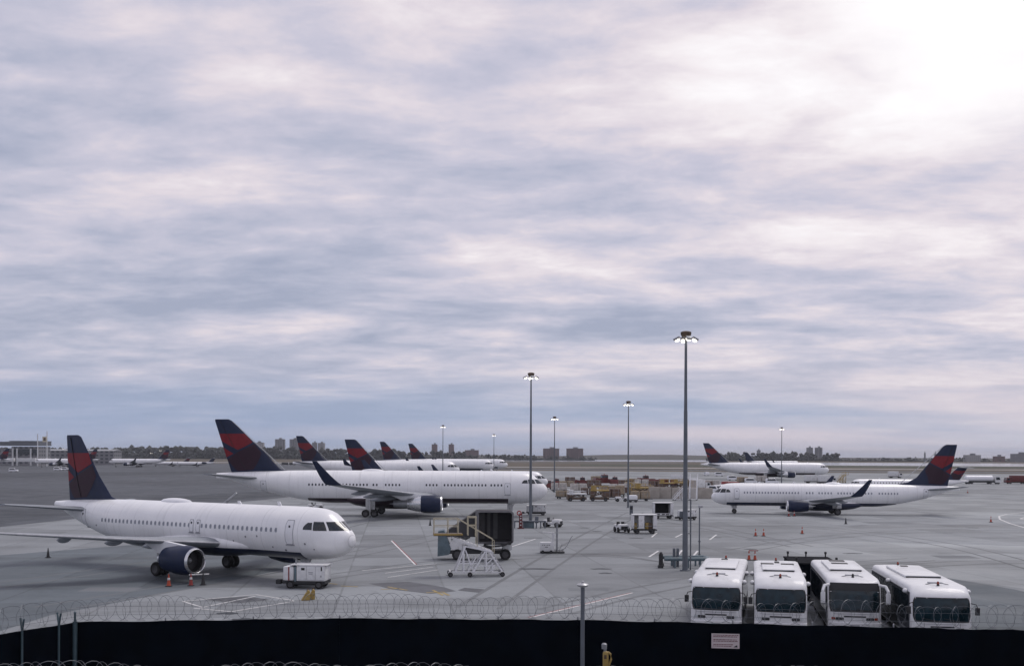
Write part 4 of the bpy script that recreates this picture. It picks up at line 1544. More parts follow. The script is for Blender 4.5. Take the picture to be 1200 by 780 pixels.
bus = build_bus('white bus at the left end of the row, nearest the pipe-guarded mast', w=2.86, hatch=0)
put_front(bus, (11.7, 61.0), (14.7, 73.0))
bus = build_bus('white bus second in the row with dark roof hatches behind its roof vent', w=2.9, hatch=1, L=11.6)
put_front(bus, (15.2, 60.2), (17.7, 71.5))
bus = build_bus('white coach with black-topped windscreen and white ear-like mirrors', w=2.9, coach=True, hatch=2, L=12)
put_front(bus, (19.45, 60.4), (21.5, 71.0))
bus = build_bus('white bus at the right end of the row, set nearest to the fence', w=3.05, hatch=3 - 3, L=12.4)
put_front(bus, (22.95, 56.8), (24.75, 68.2))

# dark trailer parked behind the gap in the bus row
t = thing('dark_trailer', (21.4, 76.3, 0), 'dark high-sided trailer with upright posts parked between two buses', 'trailer')
t.rotation_euler = (0, 0, R(-7))
b = MB(); b.box((0, 0, 1.45), (3.1, 5.0, 2.2), bevel=.04); b.build('body', M_screen, t)
b = MB(); b.box((0, 0, 2.60), (3.2, 5.1, .10)); b.build('deck', mat('trailer_deck', (.012, .013, .016), .95, spec=.05), t, smooth=0)
for x, y in ((-1.3, 2.3), (0, 2.3), (1.4, 2.3), (-1.3, -2.2), (1.4, -2.2)):
    b = MB(); b.cyl((x, y, 2.6), (x, y, 2.95), .05); b.box((x, y, 2.95), (.16, .16, .18), bevel=.03)
    b.build('post', M_black, t)
for x in (-1.3, 1.3):
    for y in (-1.6, 1.6):
        wheel(t, (x, y, .5), .5, .3, (1, 0, 0))

# ------------------------------------------------------------------ fence with razor wire
def coil(b, pts, z, r, pitch, wr=0.008, seg=18, wob=0.0, rng=random.Random(2)):
    """concertina wire: one continuous wire whose loops lean left and right in turn"""
    for a, c in zip(pts, pts[1:]):
        a, c = Vector((a[0], a[1], 0)), Vector((c[0], c[1], 0))
        L = (c - a).length
        d = (c - a).normalized()
        s = Vector((-d.y, d.x, 0))
        turns = int(L / pitch)
        n = turns * seg
        path = []
        ph = rng.uniform(0, 6)
        amp = [rng.uniform(.62, .92) for _ in range(turns + 1)]
        for i in range(n + 1):
            th = 2 * math.pi * i / seg
            k = i // seg
            alt = (1 if k % 2 else -1) * amp[k]
            rr = r * (1 + wob * math.sin(i * 0.021 + ph) + wob * 0.7 * math.sin(i * 0.0137))
            path.append(a + d * (L * i / n + alt * rr * math.sin(th)) + s * (rr * 0.7 * math.sin(th)) + Vector((0, 0, z + (rr - r) - rr * math.cos(th))))
        b.tube(path, wr, 3)


def fence(name, label, pts, h, coil_z, coil_r, pitch, post_step, vpost=False, post_h=None, post_m=None, screen=True, coils=1, pr=0.045):
    root = thing(name, (pts[0][0], pts[0][1], 0), label, 'fence')
    o = Vector((pts[0][0], pts[0][1], 0))
    loc = [Vector((p[0], p[1], 0)) - o for p in pts]
    b = MB()
    for a, c in zip(loc, loc[1:]):
        d = (c - a)
        L = d.length
        u = d.normalized()
        s = Vector((-u.y, u.x, 0))
        # screen cloth sagging a little between ties
        n = max(2, int(L / 0.5))
        rows = [[], []]
        for i in range(n + 1):
            p = a + u * (L * i / n)
            o_ = s * (0.015 * math.sin(i * 1.9))
            rows[0].append(p + o_ + Vector((0, 0, 0.02)))
            rows[1].append(p + o_ + Vector((0, 0, h + 0.02 * math.sin(i * 0.9) + 0.008 * math.sin(i * 3.1))))
        for i in range(n):
            b.poly([rows[0][i], rows[0][i + 1], rows[1][i + 1], rows[1][i]])
    b.build('screen', M_screen, root, smooth=30)
    b = MB()
    for a, c in zip(loc, loc[1:]):
        u = (c - a).normalized(); s = Vector((-u.y, u.x, 0)) * .04
        b.cyl(a + s + Vector((0, 0, h - .04)), c + s + Vector((0, 0, h - .04)), .022, seg=6)
    b.build('top_rail', M_teal, root, fix=False)
    ph = post_h or h + .1
    for a, c in zip(loc, loc[1:]):
        L = (c - a).length
        u = (c - a).normalized(); s = Vector((-u.y, u.x, 0))
        n = max(1, int(L / post_step))
        for i in range(n):
            p = a + u * (L * (i + .5 * vpost) / n) + s * (.07 if not vpost else -.07)
            q = MB()
            q.cyl(p, p + Vector((0, 0, ph - (.45 if vpost else 0))), pr, seg=8)
            if vpost:
                for sg in (-1, 1):
                    q.bar(p + Vector((0, 0, ph - .5)), p + s * (.17 * sg) + u * .05 * sg + Vector((0, 0, ph + .05)), .07, .05)
            else:
                q.lathe(p + Vector((0, 0, ph)), (0, 0, 1), [(0, pr * 1.2), (.03, pr), (.06, .001)], 8)
            q.build('post', post_m or M_steel, root)
    for k in range(coils):
        b = MB()
        coil(b, loc, coil_z + k * coil_r * .9, coil_r, pitch, wob=.08, rng=random.Random(5 + k))
        for a, c in zip(loc, loc[1:]):
            for dz in (-.25, .12):
                n = max(2, int((c - a).length / 1.5))
                b.tube([a + (c - a) * (i / n) + Vector((0, 0, coil_z + dz + .02 * math.sin(i * 1.3))) for i in range(n + 1)], .007, 3)
        b.build('razor_wire', M_wire, root, fix=False)
    return root


FH = 2.6
Cn = (-19.2, 47.0)
fence('perimeter_fence', 'long dark screened fence in front of the apron topped with coils of razor wire',
      [Cn, (-7.8, 48.4), (3.0, 48.2), (23.5, 45.6), (34, 44.2)], FH, FH + .53, .50, .37, 3.05, pr=.035)
fence('perimeter_fence', 'short stretch of dark screened fence turning towards the viewer at far left, on forked posts',
      [(-22.6, 40.5), (-19.21, 46.99)], FH, FH + .50, .50, .46, 1.6, vpost=True, post_h=FH + .48, post_m=mat('dark_teal_post', (0.035, 0.065, 0.08), 0.55, var=.2), pr=.05)
t = thing('corner_post', (-19.17, 46.86, 0), 'stout teal corner post where the two dark fences meet', 'post')
b = MB(); b.cyl((0, 0, 0), (0, 0, FH + .05), .10, seg=12); b.cyl((0, 0, FH + .05), (0, 0, FH + .42), .05, seg=8); b.build('post_tube', MATS['dark_teal_post'], t)
b = MB(); b.lathe((0, 0, FH + .42), (0, 0, 1), [(0, .06), (.05, .06), (.1, .001)], 10); b.build('post_cap', M_teal, t)
fence('inner_fence', 'low dark fence nearest the viewer, only its razor wire showing at the bottom edge',
      [(-17, 33.2), (-4.9, 33.0), (6, 32.8), (24, 32.0)], 2.70, 3.08, .42, .34, 3.0, pr=.035)

# notice on the fence
pA, pC = Vector((0, 0, 0)), None
sx = 851
D = 46.55
t = thing('warning_sign', Q(sx, D - .12, 1.98), 'white rectangular notice with rows of small print on the dark fence', 'sign')
t.rotation_euler = (0, 0, -0.126)
b = MB(); b.box((0, 0, 0), (1.20, .02, .64), bevel=.005); b.build('plate', mat('sign_plate', (0.50, 0.44, 0.45), 0.5, var=.05), t, smooth=0)
b = MB()
rng = random.Random(4)
for i, z in enumerate((.255, .19, .125, .06, -.005, -.07, -.15, -.22)):
    x = -.52
    xe = .52 if i < 6 else .28
    if i in (2, 5): continue
    while x < xe - .05:
        w = rng.uniform(.04, .13)
        b.box((min(x + w / 2, xe), -.0125, z), (w, .006, .030))
        x += w + .022
b.build('lettering', mat('sign_print', (0.12, 0.025, 0.035), 0.6), t, smooth=0)
b = MB(); b.prism([(.34, -.011, -.26), (.52, -.011, -.26), (.50, -.011, -.16), (.44, -.011, -.19)], (0, -.006, 0)); b.build('symbol', M_black, t, smooth=0)

# short post light inside the fences
p = Q(683.5, 40.5)
t = thing('post_light', p, 'slim grey post with a small flat cap standing in front of the fence', 'light post')
z = PZ(683, 684, 40.5)
b = MB(); b.cyl((0, 0, 0), (0, 0, z - .05), .085, .075, 14); b.build('post', M_pole, t)
b = MB(); b.lathe((0, 0, z - .12), (0, 0, 1), [(0, .09), (.05, .20), (.10, .23), (.13, .20), (.17, .05), (.24, .05), (.25, .001)], 18); b.build('lamp_cap', M_alu, t)
p = Q(710, 37.5)
t = thing('call_box', p, 'small yellow box on a grey stem at the bottom edge, in front of the fence', 'box')
z = PZ(710, 753, 37.5)
b = MB(); b.cyl((0, 0, 0), (0, 0, z - .1), .05, seg=10); b.lathe((-.03, 0, z - .2), (0, 0, 1), [(0, .09), (.16, .10), (.2, .06), (.21, .001)], 12); b.build('stem', M_steel, t)
b = MB(); b.box((.02, -.02, z - .58), (.20, .20, .60), bevel=.07); b.build('housing', M_yellow, t)
b = MB(); b.tube([(.10, -.05, z - .30), (.19, -.05, z - .38), (.21, -.05, z - .55), (.13, -.05, z - .78)], .035, 8); b.build('handle', M_yellow, t)
b = MB(); b.box((.0, -.125, z - .46), (.09, .02, .14), bevel=.005); b.build('panel', M_brown, t)

# ------------------------------------------------------------------ floodlight masts
def mast(px, base_y, top_y, label, D=None, r=.25, lamps=4, size=1.0):
    if D is None:
        p = P(px, base_y); D = p.y
    p = Q(px, D)
    z = PZ(px, top_y, D)
    t = thing('floodlight_mast', p, label, 'light mast', 'floodlight masts on the airfield')
    b = MB()
    b.cyl((0, 0, 0), (0, 0, .06), r * 1.9, seg=16)
    b.cyl((0, 0, .06), (0, 0, z * .34), r, r * .86, 16)
    b.cyl((0, 0, z * .34 - .02), (0, 0, z * .67), r * .80, r * .66, 16)
    b.cyl((0, 0, z * .67 - .02), (0, 0, z - .3), r * .60, r * .44, 16)
    b.build('pole', M_pole, t)
    b = MB()
    b.lathe((0, 0, z - .45), (0, 0, 1), [(0, .12), (.04, .34 * size), (.22, .46 * size), (.44, .48 * size), (.52, .30 * size), (.56, .002)], 20)
    for i in range(lamps):
        a = 2 * math.pi * i / lamps + .12
        b.bar((.2 * math.cos(a), .2 * math.sin(a), z - .40), (.66 * size * math.cos(a), .66 * size * math.sin(a), z - .60), .07)
    b.build('crown', M_brown, t)
    for i in range(lamps):
        a = 2 * math.pi * i / lamps + .12
        ca, sa = math.cos(a), math.sin(a)
        q = MB()
        M = Matrix.Translation((.82 * size * ca, .82 * size * sa, z - .62)) @ Matrix.Rotation(a, 4, 'Z') @ Matrix.Rotation(R(28), 4, 'Y')
        bb = MB(); bb.box((0, 0, .05), (.54 * size, .42 * size, .20), bevel=.05)
        q.add(bb.v, bb.f, 0, M)
        bb = MB(); bb.lathe((0, 0, -.05), (0, 0, -1), [(0, .23 * size), (.10, .21 * size), (.18, .12 * size), (.2, .002)], 14)
        q.add(bb.v, bb.f, 1, M)
        q.build('floodlight', [M_steel, M_lamp], t)
    return t


mast(803.3, 668, 389, 'tallest floodlight mast, its foot boxed in by pipes left of the buses', r=.245)
mast(622, 617.5, 437, 'floodlight mast rising past the nose of the large airliner', r=.22)
mast(736.3, 594.5, 470, 'slim floodlight mast behind the open baggage cart', r=.2)
mast(649.8, 565, 488, 'floodlight mast by the red loaders with brick blocks behind', D=293, r=.2)
mast(519, 548, 498, 'small far floodlight mast right of the row of tail fins', D=377, r=.2, size=.9)
mast(578.8, 548, 508.5, 'smallest far floodlight mast above the rearmost airliner', D=519, r=.2, size=.9)
mast(916, 568, 500.5, 'far floodlight mast over the right-hand distant airliner', D=382, r=.2, size=.9)
for px, y, D in ((74, 525, 1050), (102.5, 526, 1050), (126.8, 526.5, 1050), (177, 530, 1060), (188, 527, 1060)):
    mast(px, 0, y, 'lit lamp mast at x%d' % px, D=D, r=.2, lamps=3, size=1.2)['label'] = {
        74: 'lit lamp mast left of the nearest fin over the shed', 102.5: 'lit lamp mast just right of the nearest fin tip',
        126.8: 'lit lamp mast midway along the grey shed roof', 177: 'lower lit lamp mast right of the shed end',
        188: 'lit lamp mast furthest right of the left terminal'}[px]


# guard of pipes round the tallest mast
p = P(803, 664)
t = thing('pipe_guard', p, 'heavy grey pipe guard rail with bollards round the tallest mast', 'guard rail')
b = MB()
b.tube([(-1.95, -.75, .78), (1.75, -.55, .78), (1.98, -.45, .80), (2.02, -.2, .82), (2.0, 1.2, .78), (1.6, 1.4, .78), (-2.0, 1.1, .78)], .17, 12)
b.build('rail', M_teal, t)
for x, y in ((-1.0, -.72), (.2, -.64), (1.3, -.58), (-1.0, 1.2), (1.2, 1.35)):
    b = MB(); b.cyl((x, y, 0), (x, y, .8), .09, seg=10); b.build('leg', M_teal, t)
for x, y, hh, r in ((-2.3, -.75, 1.25, .16), (-2.0, .9, 1.1, .16)):
    b = MB(); b.cyl((x, y, 0), (x, y, hh), r, seg=14); b.cyl((x, y, hh), (x, y, hh + .16), r * .7, r * .5, 12); b.cyl((x, y, .0), (x, y, .25), r * 1.6, r * 1.5, 14)
    b.build('bollard', M_chassis, t)
for x in (-.95, -.62):
    b = MB(); b.cyl((x, .15, 0), (x, .15, 1.62), .13, seg=12); b.lathe((x, .15, 1.62), (0, 0, 1), [(0, .13), (.08, .09), (.1, .001)], 12)
    b.build('standpipe', M_pole, t)
p = P(820, 661)
t = thing('camera_post', p, 'thin grey post with a small lamp head right of the tallest mast', 'post')
z = PZ(820, 591.5, p.y)
b = MB(); b.cyl((0, 0, 0), (0, 0, z - .2), .07, .06, 10); b.cyl((0, 0, z * .38), (0, 0, z * .40), .12, seg=10); b.cyl((0, 0, z * .16), (0, 0, z * .18), .11, seg=10); b.build('post', M_pole, t)
b = MB(); b.box((.05, 0, z - .12), (.34, .26, .26), bevel=.05); b.box((.24, -.05, z - .12), (.12, .2, .2), bevel=.03); b.build('lamp_head', M_alu, t)
p = P(804, 667)
t = thing('junction_box', Q(800.8, p.y - .38, PZ(801, 602, p.y)), 'small white-lamped box strapped to the tallest mast', 'box')
b = MB(); b.box((0, 0, 0), (.62, .28, .55), bevel=.04); b.build('case', M_pole, t)
b = MB(); b.blob((.08, -.2, .2), .13, 2); b.build('lamp', M_lampglass, t)
t = thing('conduit', (p.x + .42, p.y - .05, 0), 'thin vertical conduit clamped along the tallest mast', 'pipe')
b = MB(); b.cyl((0, 0, 0), (0, 0, 6.2), .06, seg=8); b.build('tube', M_pole, t)
b = MB()
for z in (1.2, 3.2, 5.2):
    b.box((-.1, 0, z), (.34, .14, .08))
b.build('clamp', M_steel, t, smooth=0)
# ------------------------------------------------------------------ cones
def build_cone(label, m, band=True):
    t = thing('traffic_cone', (0, 0, 0), label, 'traffic cone', 'traffic cones on the apron')
    b = MB(); b.box((0, 0, .03), (.42, .42, .06), bevel=.015); b.build('base', M_black, t)
    b = MB(); b.lathe((0, 0, .06), (0, 0, 1), [(0, .17), (.06, .15), (.84, .035), (.88, .03), (.885, .001)], 16); co = b.build('cone_body', m, t)
    if band:
        b = MB(); b.lathe((0, 0, .06), (0, 0, 1), [(.42, .107), (.43, .112), (.58, .091), (.59, .086)], 16); b.build('band', M_whiteline, co)
    return t


cone_o = build_cone('bright orange cone, leftmost of three under the dark blue engine', M_orange)
cone_r = build_cone('dull red cone in the middle of three under the dark blue engine', M_conered)
cone_k = build_cone('black cone at the right end of the bar under the dark blue engine', M_black, False)
for o, px, py in ((cone_o, 198.3, 686.5), (cone_r, 224.3, 685.8), (cone_k, 238.6, 684.8)):
    o.location = P(px, py)
for src, px, py, lab in ((cone_k, 56.8, 653, 'lone black cone under the left wing of the nearest airliner'),
                         (cone_k, 504.4, 615.3, 'lone black cone left of the white stair platform'),
                         (cone_o, 885.8, 627.6, 'orange cone left of the close pair above the bus row'),
                         (cone_o, 895.2, 627.6, 'orange cone right of the close pair above the bus row'),
                         (cone_o, 940.4, 625, 'single orange cone on open apron between the buses and the airliner facing left'),
                         (cone_o, 878.2, 655.8, 'orange cone joined by a bar, just left of its twin behind the bus roofs'),
                         (cone_o, 885.2, 656, 'orange cone joined by a bar, just right of its twin behind the bus roofs'),
                         (cone_r, 924.6, 604.6, 'red cone under the engine of the airliner facing left, left of a pair'),
                         (cone_r, 931, 604.4, 'red cone under the engine of the airliner facing left, right of a pair'),
                         (cone_k, 991.5, 613.5, 'dark cone behind the wheels of the airliner facing left'),
                         (cone_o, 1161.5, 611.5, 'orange cone alone near the curved white line at right'),
                         (cone_o, 1134.2, 577.3, 'tiny cone beyond the tail of the airliner facing left')):
    place_copy(src, P(px, py), random.uniform(0, 1), lab)
for a, c, z, lab in (((222, 685.4), (245.5, 684.3), .80, 'white bar laid across two cone tops under the dark blue engine'),
                     ((878.2, 655.8), (889, 656.1), .93, 'dark bar resting on the joined pair of orange cones')):
    A, B = P(*a), P(*c)
    b = MB(); b.cyl((-.0, 0, z), (B.x - A.x, B.y - A.y, z), .045, seg=8)
    o = b.build('cone_bar', M_whiteline if z < .9 else M_redline)
    o.location = A
    tag(o, lab, 'bar')

# yellow chocks near the fence
for px, py, rz, lab in ((358.6, 702.5, .25, 'yellow wheel chock lying left of its pair by the white power unit'), (364.6, 701.5, .2, 'yellow wheel chock right of its pair, standing taller')):
    t = thing('wheel_chock', P(px, py), lab, 'wheel chock', 'yellow wheel chocks', rz)
    b = MB(); b.prism([(-.28, -.2, 0), (.30, -.2, 0), (.30, -.2, .62), (.16, -.2, .66), (-.02, -.2, .40)], (0, .5, 0)); b.build('wedge', M_yellow, t, smooth=0)
    b = MB(); b.tube([(.1, .05, .55), (.12, .05, .75), (.24, .05, .75), (.26, .05, .6)], .025, 6); b.build('handle', M_brown, t)


# ------------------------------------------------------------------ ground power units
def build_gpu(label, L=3.3, w=1.7, stripe=True):
    t = thing('ground_power_unit', (0, 0, 0), label, 'power unit')
    b = MB(); b.box((0, 0, .48), (L * .98, w * .94, .24)); b.box((0, 0, .32), (L * .8, w * .5, .2)); b.bar((-L / 2, 0, .4), (-L / 2 - .75, 0, .30), .09); b.box((-L / 2 - .5, 0, .42), (.4, .5, .34), bevel=.05)
    b.build('chassis', M_chassis, t, smooth=0)
    for x in (-L * .32, L * .34):
        for sd in (-1, 1):
            wheel(t, (x, sd * w * .43, .30), .30, .2)
    b = MB(); b.box((L * .16, 0, 1.16), (L * .66, w, 1.16), bevel=.07); bo = b.build('housing', M_gsew, t)
    b = MB(); b.box((-L * .36, 0, 1.12), (L * .26, w * .96, 1.08), bevel=.16); b.build('nose_housing', M_gsew, t)
    b = MB(); b.box((L * .10, 0, 1.765), (L * .86, w * .97, .06), bevel=.02); b.build('lid', M_gsew, t)
    if stripe:
        b = MB(); b.box((-L * .35, 0, 1.12), (.10, w * .97 + .01, 1.0)); b.build('red_band', M_redline, t, smooth=0)
    b = MB(); b.box((-L * .2, 0, 1.1), (.16, w * .98, 1.1)); b.build('gap_panel', M_teal, t, smooth=0)
    g = MB()
    for x in (L * .06, L * .27):
        g.box((x, -w / 2 - .004, 1.16), (.025, .012, 1.02))
    g.box((L * .165, -w / 2 - .004, 1.68), (L * .6, .012, .025)); g.box((L * .165, -w / 2 - .004, .66), (L * .6, .012, .025))
    g.build('door_seam', M_seam, bo, smooth=0)
    for x, z, sx, sz, m in ((-.02 * L, 1.48, .26, .18, M_black), (L * .16, 1.22, .34, .07, M_seam), (L * .16, 1.10, .30, .04, M_seam), (L * .41, 1.5, .10, .3, M_black), (L * .40, .95, .08, .14, M_steel)):
        g = MB(); g.box((x, -w / 2 - .006, z), (sx, .016, sz)); g.build('panel', m, bo, smooth=0)
    b = MB(); b.cyl((-L * .24, -.2, 1.78), (-L * .24, -.2, 2.06), .06, seg=10); b.build('exhaust', M_steel, t)
    return t


g1 = build_gpu('white ground power unit with a red band parked under the nearest airliner nose')
p = P(358.5, 689); g1.location = (p.x, p.y + .6, 0); g1.rotation_euler = (0, 0, -.10)
p = P(628.5, 603.4)
g2 = place_copy(g1, (p.x, p.y + .7, 0), .05, 'white power unit behind the mast at the large airliner nose wheel')
p = P(806, 609)
g3 = place_copy(g1, (p.x, p.y + .6, 0), .3, 'small white power unit seen just behind the tallest mast')
g3.scale = (.85, .85, .9)


# ------------------------------------------------------------------ tow tractors
def build_tug(label, L=2.7, w=1.5, body=None, cat='tow tractor'):
    t = thing('tow_tractor', (0, 0, 0), label, cat, 'tow tractors')
    m = body or M_gsew
    b = MB()
    b.box((L * .24, 0, .78), (L * .46, w * .9, .62), bevel=.10, taper=(.9, .92))
    b.box((-L * .02, 0, .55), (L * .94, w * .86, .34), bevel=.05)
    b.box((-L * .36, 0, .80), (L * .24, w * .94, .42), bevel=.07)
    b.build('body', m, t)
    b = MB(); b.box((L * .475, 0, .70), (.06, w * .6, .34)); b.box((L * .46, 0, .42), (.14, w * .9, .16)); b.build('grille', M_black, t, smooth=0)
    for sd in (-1, 1):
        b = MB(); b.box((-L * .16, sd * w * .21, .86), (.44, .42, .14), bevel=.04); b.box((-L * .235, sd * w * .21, 1.12), (.12, .42, .46), bevel=.04); b.build('seat', M_black, t)
        b = MB(); b.cyl((L * .485, sd * w * .33, .9), (L * .5, sd * w * .33, .9), .09, seg=12); b.build('headlight', M_lampglass, t)
        for x in (-L * .32, L * .30):
            wheel(t, (x, sd * w * .46, .36), .36, .24)
    b = MB()
    b.tube([(L * .06, .3, .95), (L * .0, .3, 1.22)], .03, 6)
    b.tube([(L * .0 + .19 * math.sin(a) * .4, .3 + .19 * math.cos(a), 1.22 + .19 * math.sin(a) * .8) for a in [i * math.pi / 6 for i in range(13)]], .018, 5)
    b.build('steering_wheel', M_black, t)
    b = MB(); b.bar((-L * .48, 0, .42), (-L * .56, 0, .42), .14); b.build('hitch', M_steel, t, smooth=0)
    return t


tug = build_tug('white tow tractor with big dark wheel beside the guard rail of the second mast')
p = P(648, 617.2); tug.location = p; tug.rotation_euler = (0, 0, R(-20))
p = P(730, 624)
place_copy(tug, (p.x, p.y + 1.2, 0), R(-80), 'white tow tractor facing the viewer left of the open baggage cart')
p = P(370, 597)
place_copy(tug, p, R(20), 'tow tractor under the tail of the large airliner, above the nearest cockpit')
p = P(728, 587.4)
place_copy(tug, p, R(180), 'small tow tractor beside the thin far mast')


# ------------------------------------------------------------------ second mast: rail, red standpipe, cart
p = P(622, 618)
t = thing('guard_rail', (p.x, p.y - .8, 0), 'low grey rail across the foot of the second mast', 'guard rail')
b = MB(); b.cyl((-2.3, 0, .95), (2.1, 0, .95), .12, seg=10); b.build('rail', M_pole, t)
for x in (-2.2, -1.0, .8, 1.4, 2.0):
    b = MB(); b.cyl((x, 0, 0), (x, 0, .95), .09, seg=8); b.build('leg', M_pole, t)
b = MB(); b.box((.85, .3, 1.15), (.5, .3, .9), bevel=.03); b.build('box', M_pole, t)
b = MB(); b.box((-.2, .6, .45), (1.4, .9, .9), bevel=.05); b.build('plinth', M_teal, t)
p = P(610.5, 619)
t = thing('hose_stand', p, 'tall dark red hose stand left of the second mast foot', 'hose stand')
b = MB(); b.box((0, 0, 1.1), (.52, .42, 2.0), bevel=.05, taper=(.8, .8)); b.box((0, 0, .06), (.9, .6, .12)); b.build('cabinet', M_red_truck, t)
b = MB(); b.lathe((-.22, -.12, 2.15), (0, -1, 0), [(0, .2), (0, .34), (.22, .34), (.22, .2)], 18); b.build('reel', M_redv, t)
b = MB()
for z in (.5, .95, 1.4, 1.75):
    b.box((0, -.225 + .03 * z * .3, z), (.18, .03, .16))
b.build('label_plate', M_whiteline, t, smooth=0)

p = P(642, 647.5)
t = thing('service_cart', p, 'white box cart with raised arm and grey mast between the two big light masts', 'service cart')
b = MB(); b.box((.5, .2, .10), (2.5, 1.3, .14), bevel=.02); b.build('base', M_chassis, t)
b = MB(); b.box((-.05, 0, .66), (1.45, 1.0, .92), bevel=.05); bo = b.build('cabinet', M_gsew, t)
b = MB(); b.prism([(.36, -.3, 1.1), (.70, -.3, 1.1), (.70, -.3, 2.15), (-.5, -.3, 2.2), (-.5, -.3, 2.1), (.48, -.3, 2.02), (.44, -.3, 1.5)], (0, .3, 0)); b.build('arm', M_gsew, t, smooth=0)
b = MB(); b.cyl((.98, .2, .1), (.98, .2, 2.95), .10, .09, 12); b.cyl((.98, .2, 2.9), (.98, .2, 3.05), .15, seg=12); b.build('mast', M_steel, t)
b = MB(); b.tube([(1.5, .2, .2), (2.0, .2, .7), (2.45, .2, 1.6), (2.6, .2, 1.75)], .035, 6); b.tube([(1.2, .1, .2), (1.5, .1, .9)], .03, 6); b.tube([(1.2, .3, .2), (1.9, .3, .5)], .03, 6); b.build('lever', M_steel, t)
for x in (-.5, .35):
    for sd in (-.5, .7):
        wheel(t, (x, sd, .16), .16, .1)
b = MB()
for i, (x, w) in enumerate(((-.5, .08), (-.32, .1), (-.15, .06), (.02, .12), (.2, .1))):
    b.box((x, -.504, .86), (w, .012, .07))
b.box((-.12, -.504, .66), (.34, .012, .06))
b.build('lettering', M_black, bo, smooth=0)

# box at the foot of the third mast
t = thing('control_box', P(740, 607), 'grey control cabinet on legs beside the slim third mast', 'cabinet')
b = MB(); b.box((0, 0, 1.35), (.52, .4, 1.5), bevel=.03); b.build('case', M_pole, t)
b = MB(); b.bar((-.18, 0, 0), (-.18, 0, .6), .06); b.bar((.18, 0, 0), (.18, 0, .6), .06); b.build('stand', M_steel, t, smooth=0)
b = MB(); b.box((0, -.21, 1.7), (.4, .02, .5)); b.build('panel', M_black, t, smooth=0)


# ------------------------------------------------------------------ open baggage cart, dark-mouthed carts
def build_cart(label, L=3.1, w=1.7, h=2.5, dark=False, name='baggage_cart', cat='baggage cart'):
    t = thing(name, (0, 0, 0), label, cat)
    b = MB(); b.box((0, 0, .48), (L, w, .16), bevel=.02); b.bar((-L / 2, 0, .42), (-L / 2 - .8, 0, .3), .08); b.build('deck', M_chassis, t)
    b = MB(); b.box((0, 0, h - .06), (L + .1, w + .1, .12), bevel=.05); b.build('roof', M_gsew, t)
    b = MB(); b.box((0, w / 2 - .03, (h + .56) / 2), (L, .05, h - .68)); b.build('back_panel', M_gsew if not dark else M_dark, t, smooth=0)
    for x, wx in ((-L / 2 + .06, .10), (L / 2 - .25, .5)):
        b = MB(); b.box((x, 0, (h + .56) / 2), (wx, w - .02, h - .70), bevel=.03); b.build('end_panel', M_gsew, t)
    if not dark:
        b = MB(); b.box((-L * .16, -w / 2 + .03, (h + .5) / 2), (L * .24, .05, h - .8), bevel=.02); b.build('curtain', M_gsew, t)
        b = MB(); b.bar((-L / 2, -w / 2 + .03, 1.0), (L / 2, -w / 2 + .03, 1.0), .05); b.build('rail', M_steel, t)
    else:
        b = MB(); b.box((-L * .08, -w / 2 + .03, .72), (L * .82, .06, .34), bevel=.02); b.build('sill_panel', M_gsew, t)
        for x in (-L * .3, -.1, L * .18):
            b = MB(); b.box((x, -w / 2 - .005, .72), (L * .16, .03, .16)); b.build('slot', M_black, t, smooth=0)
    for x in (-L * .32, L * .32):
        for sd in (-1, 1):
            wheel(t, (x, sd * w * .40, .28), .28, .18)
    return t


c1 = build_cart('white roofed baggage cart, open side showing yellow bags, right of a tow tractor')
p = P(756, 625); c1.location = (p.x, p.y + .8, 0); c1.rotation_euler = (0, 0, .06)
for i, (dx, z, m, lab) in enumerate(((-1.15, .80, M_yellow, 'yellow bag lying at the left end inside the open baggage cart'), (.35, .84, M_yellow, 'yellow bag right of the white curtain inside the open cart'), (.72, .80, M_brown, 'brown case deepest at the right inside the open cart'))):
    t = thing('suitcase', (c1.location.x + dx, c1.location.y - .1, .56), lab, 'bag', 'bags in the open baggage cart')
    b = MB(); b.box((0, 0, z / 2), (.42 + .1 * i, .6, z), bevel=.09); b.build('shell', m, t)
    b = MB(); b.tube([(-.1, -.1, z - .01), (-.08, -.1, z + .08), (.08, -.1, z + .08), (.1, -.1, z - .01)], .018, 5); b.build('handle', M_black, t)
c2 = build_cart('white box cart with one big dark mouth, behind the open baggage cart', L=3.1, w=1.9, h=2.6, dark=True, name='container_cart', cat='container cart')
p = P(778, 607.5); c2.location = (p.x, p.y + .9, 0); c2.rotation_euler = (0, 0, .05)


# ------------------------------------------------------------------ covered boarding ramp and lattice steps
p = P(556, 655.5)
t = thing('boarding_ramp', p, 'covered boarding ramp with dark boxy canopy mouth on a wheeled chassis', 'boarding ramp')
t.rotation_euler = (0, 0, .05)
b = MB()
b.box((0, .8, .75), (6.4, 1.9, .35)); b.box((-.4, .8, 1.05), (4.4, 1.5, .3)); b.build('chassis', M_chassis, t, smooth=0)
for x in (-1.6, 3.0):
    for y in (-.1, 1.7):
        wheel(t, (x, y, .52), .52, .34)
b = MB()      # sloping left flank hull
b.prism([(-3.5, -.2, .35), (-2.4, -.2, .5), (-2.2, -.2, 1.1), (-2.9, -.2, 2.85), (-3.45, -.2, 2.75)], (0, 2.1, 0)); b.build('hull', M_teal, t, smooth=0)
b = MB()
b.prism([(-2.9, -.1, 2.2), (-2.4, -.1, 2.9), (.3, -.1, 4.75), (.3, -.1, 2.2)], (0, 1.9, 0)); b.build('tunnel', M_canvas, t, smooth=0)
b = MB()
b.prism([(-2.75, -.13, .95), (-1.1, -.13, .95), (-1.1, -.13, 2.0), (-1.9, -.13, 2.15)], (0, -.04, 0)); b.build('truck_cab', M_gsew, t, smooth=0)
b = MB()      # canopy: top, floor, rear, two sides with rounded corners
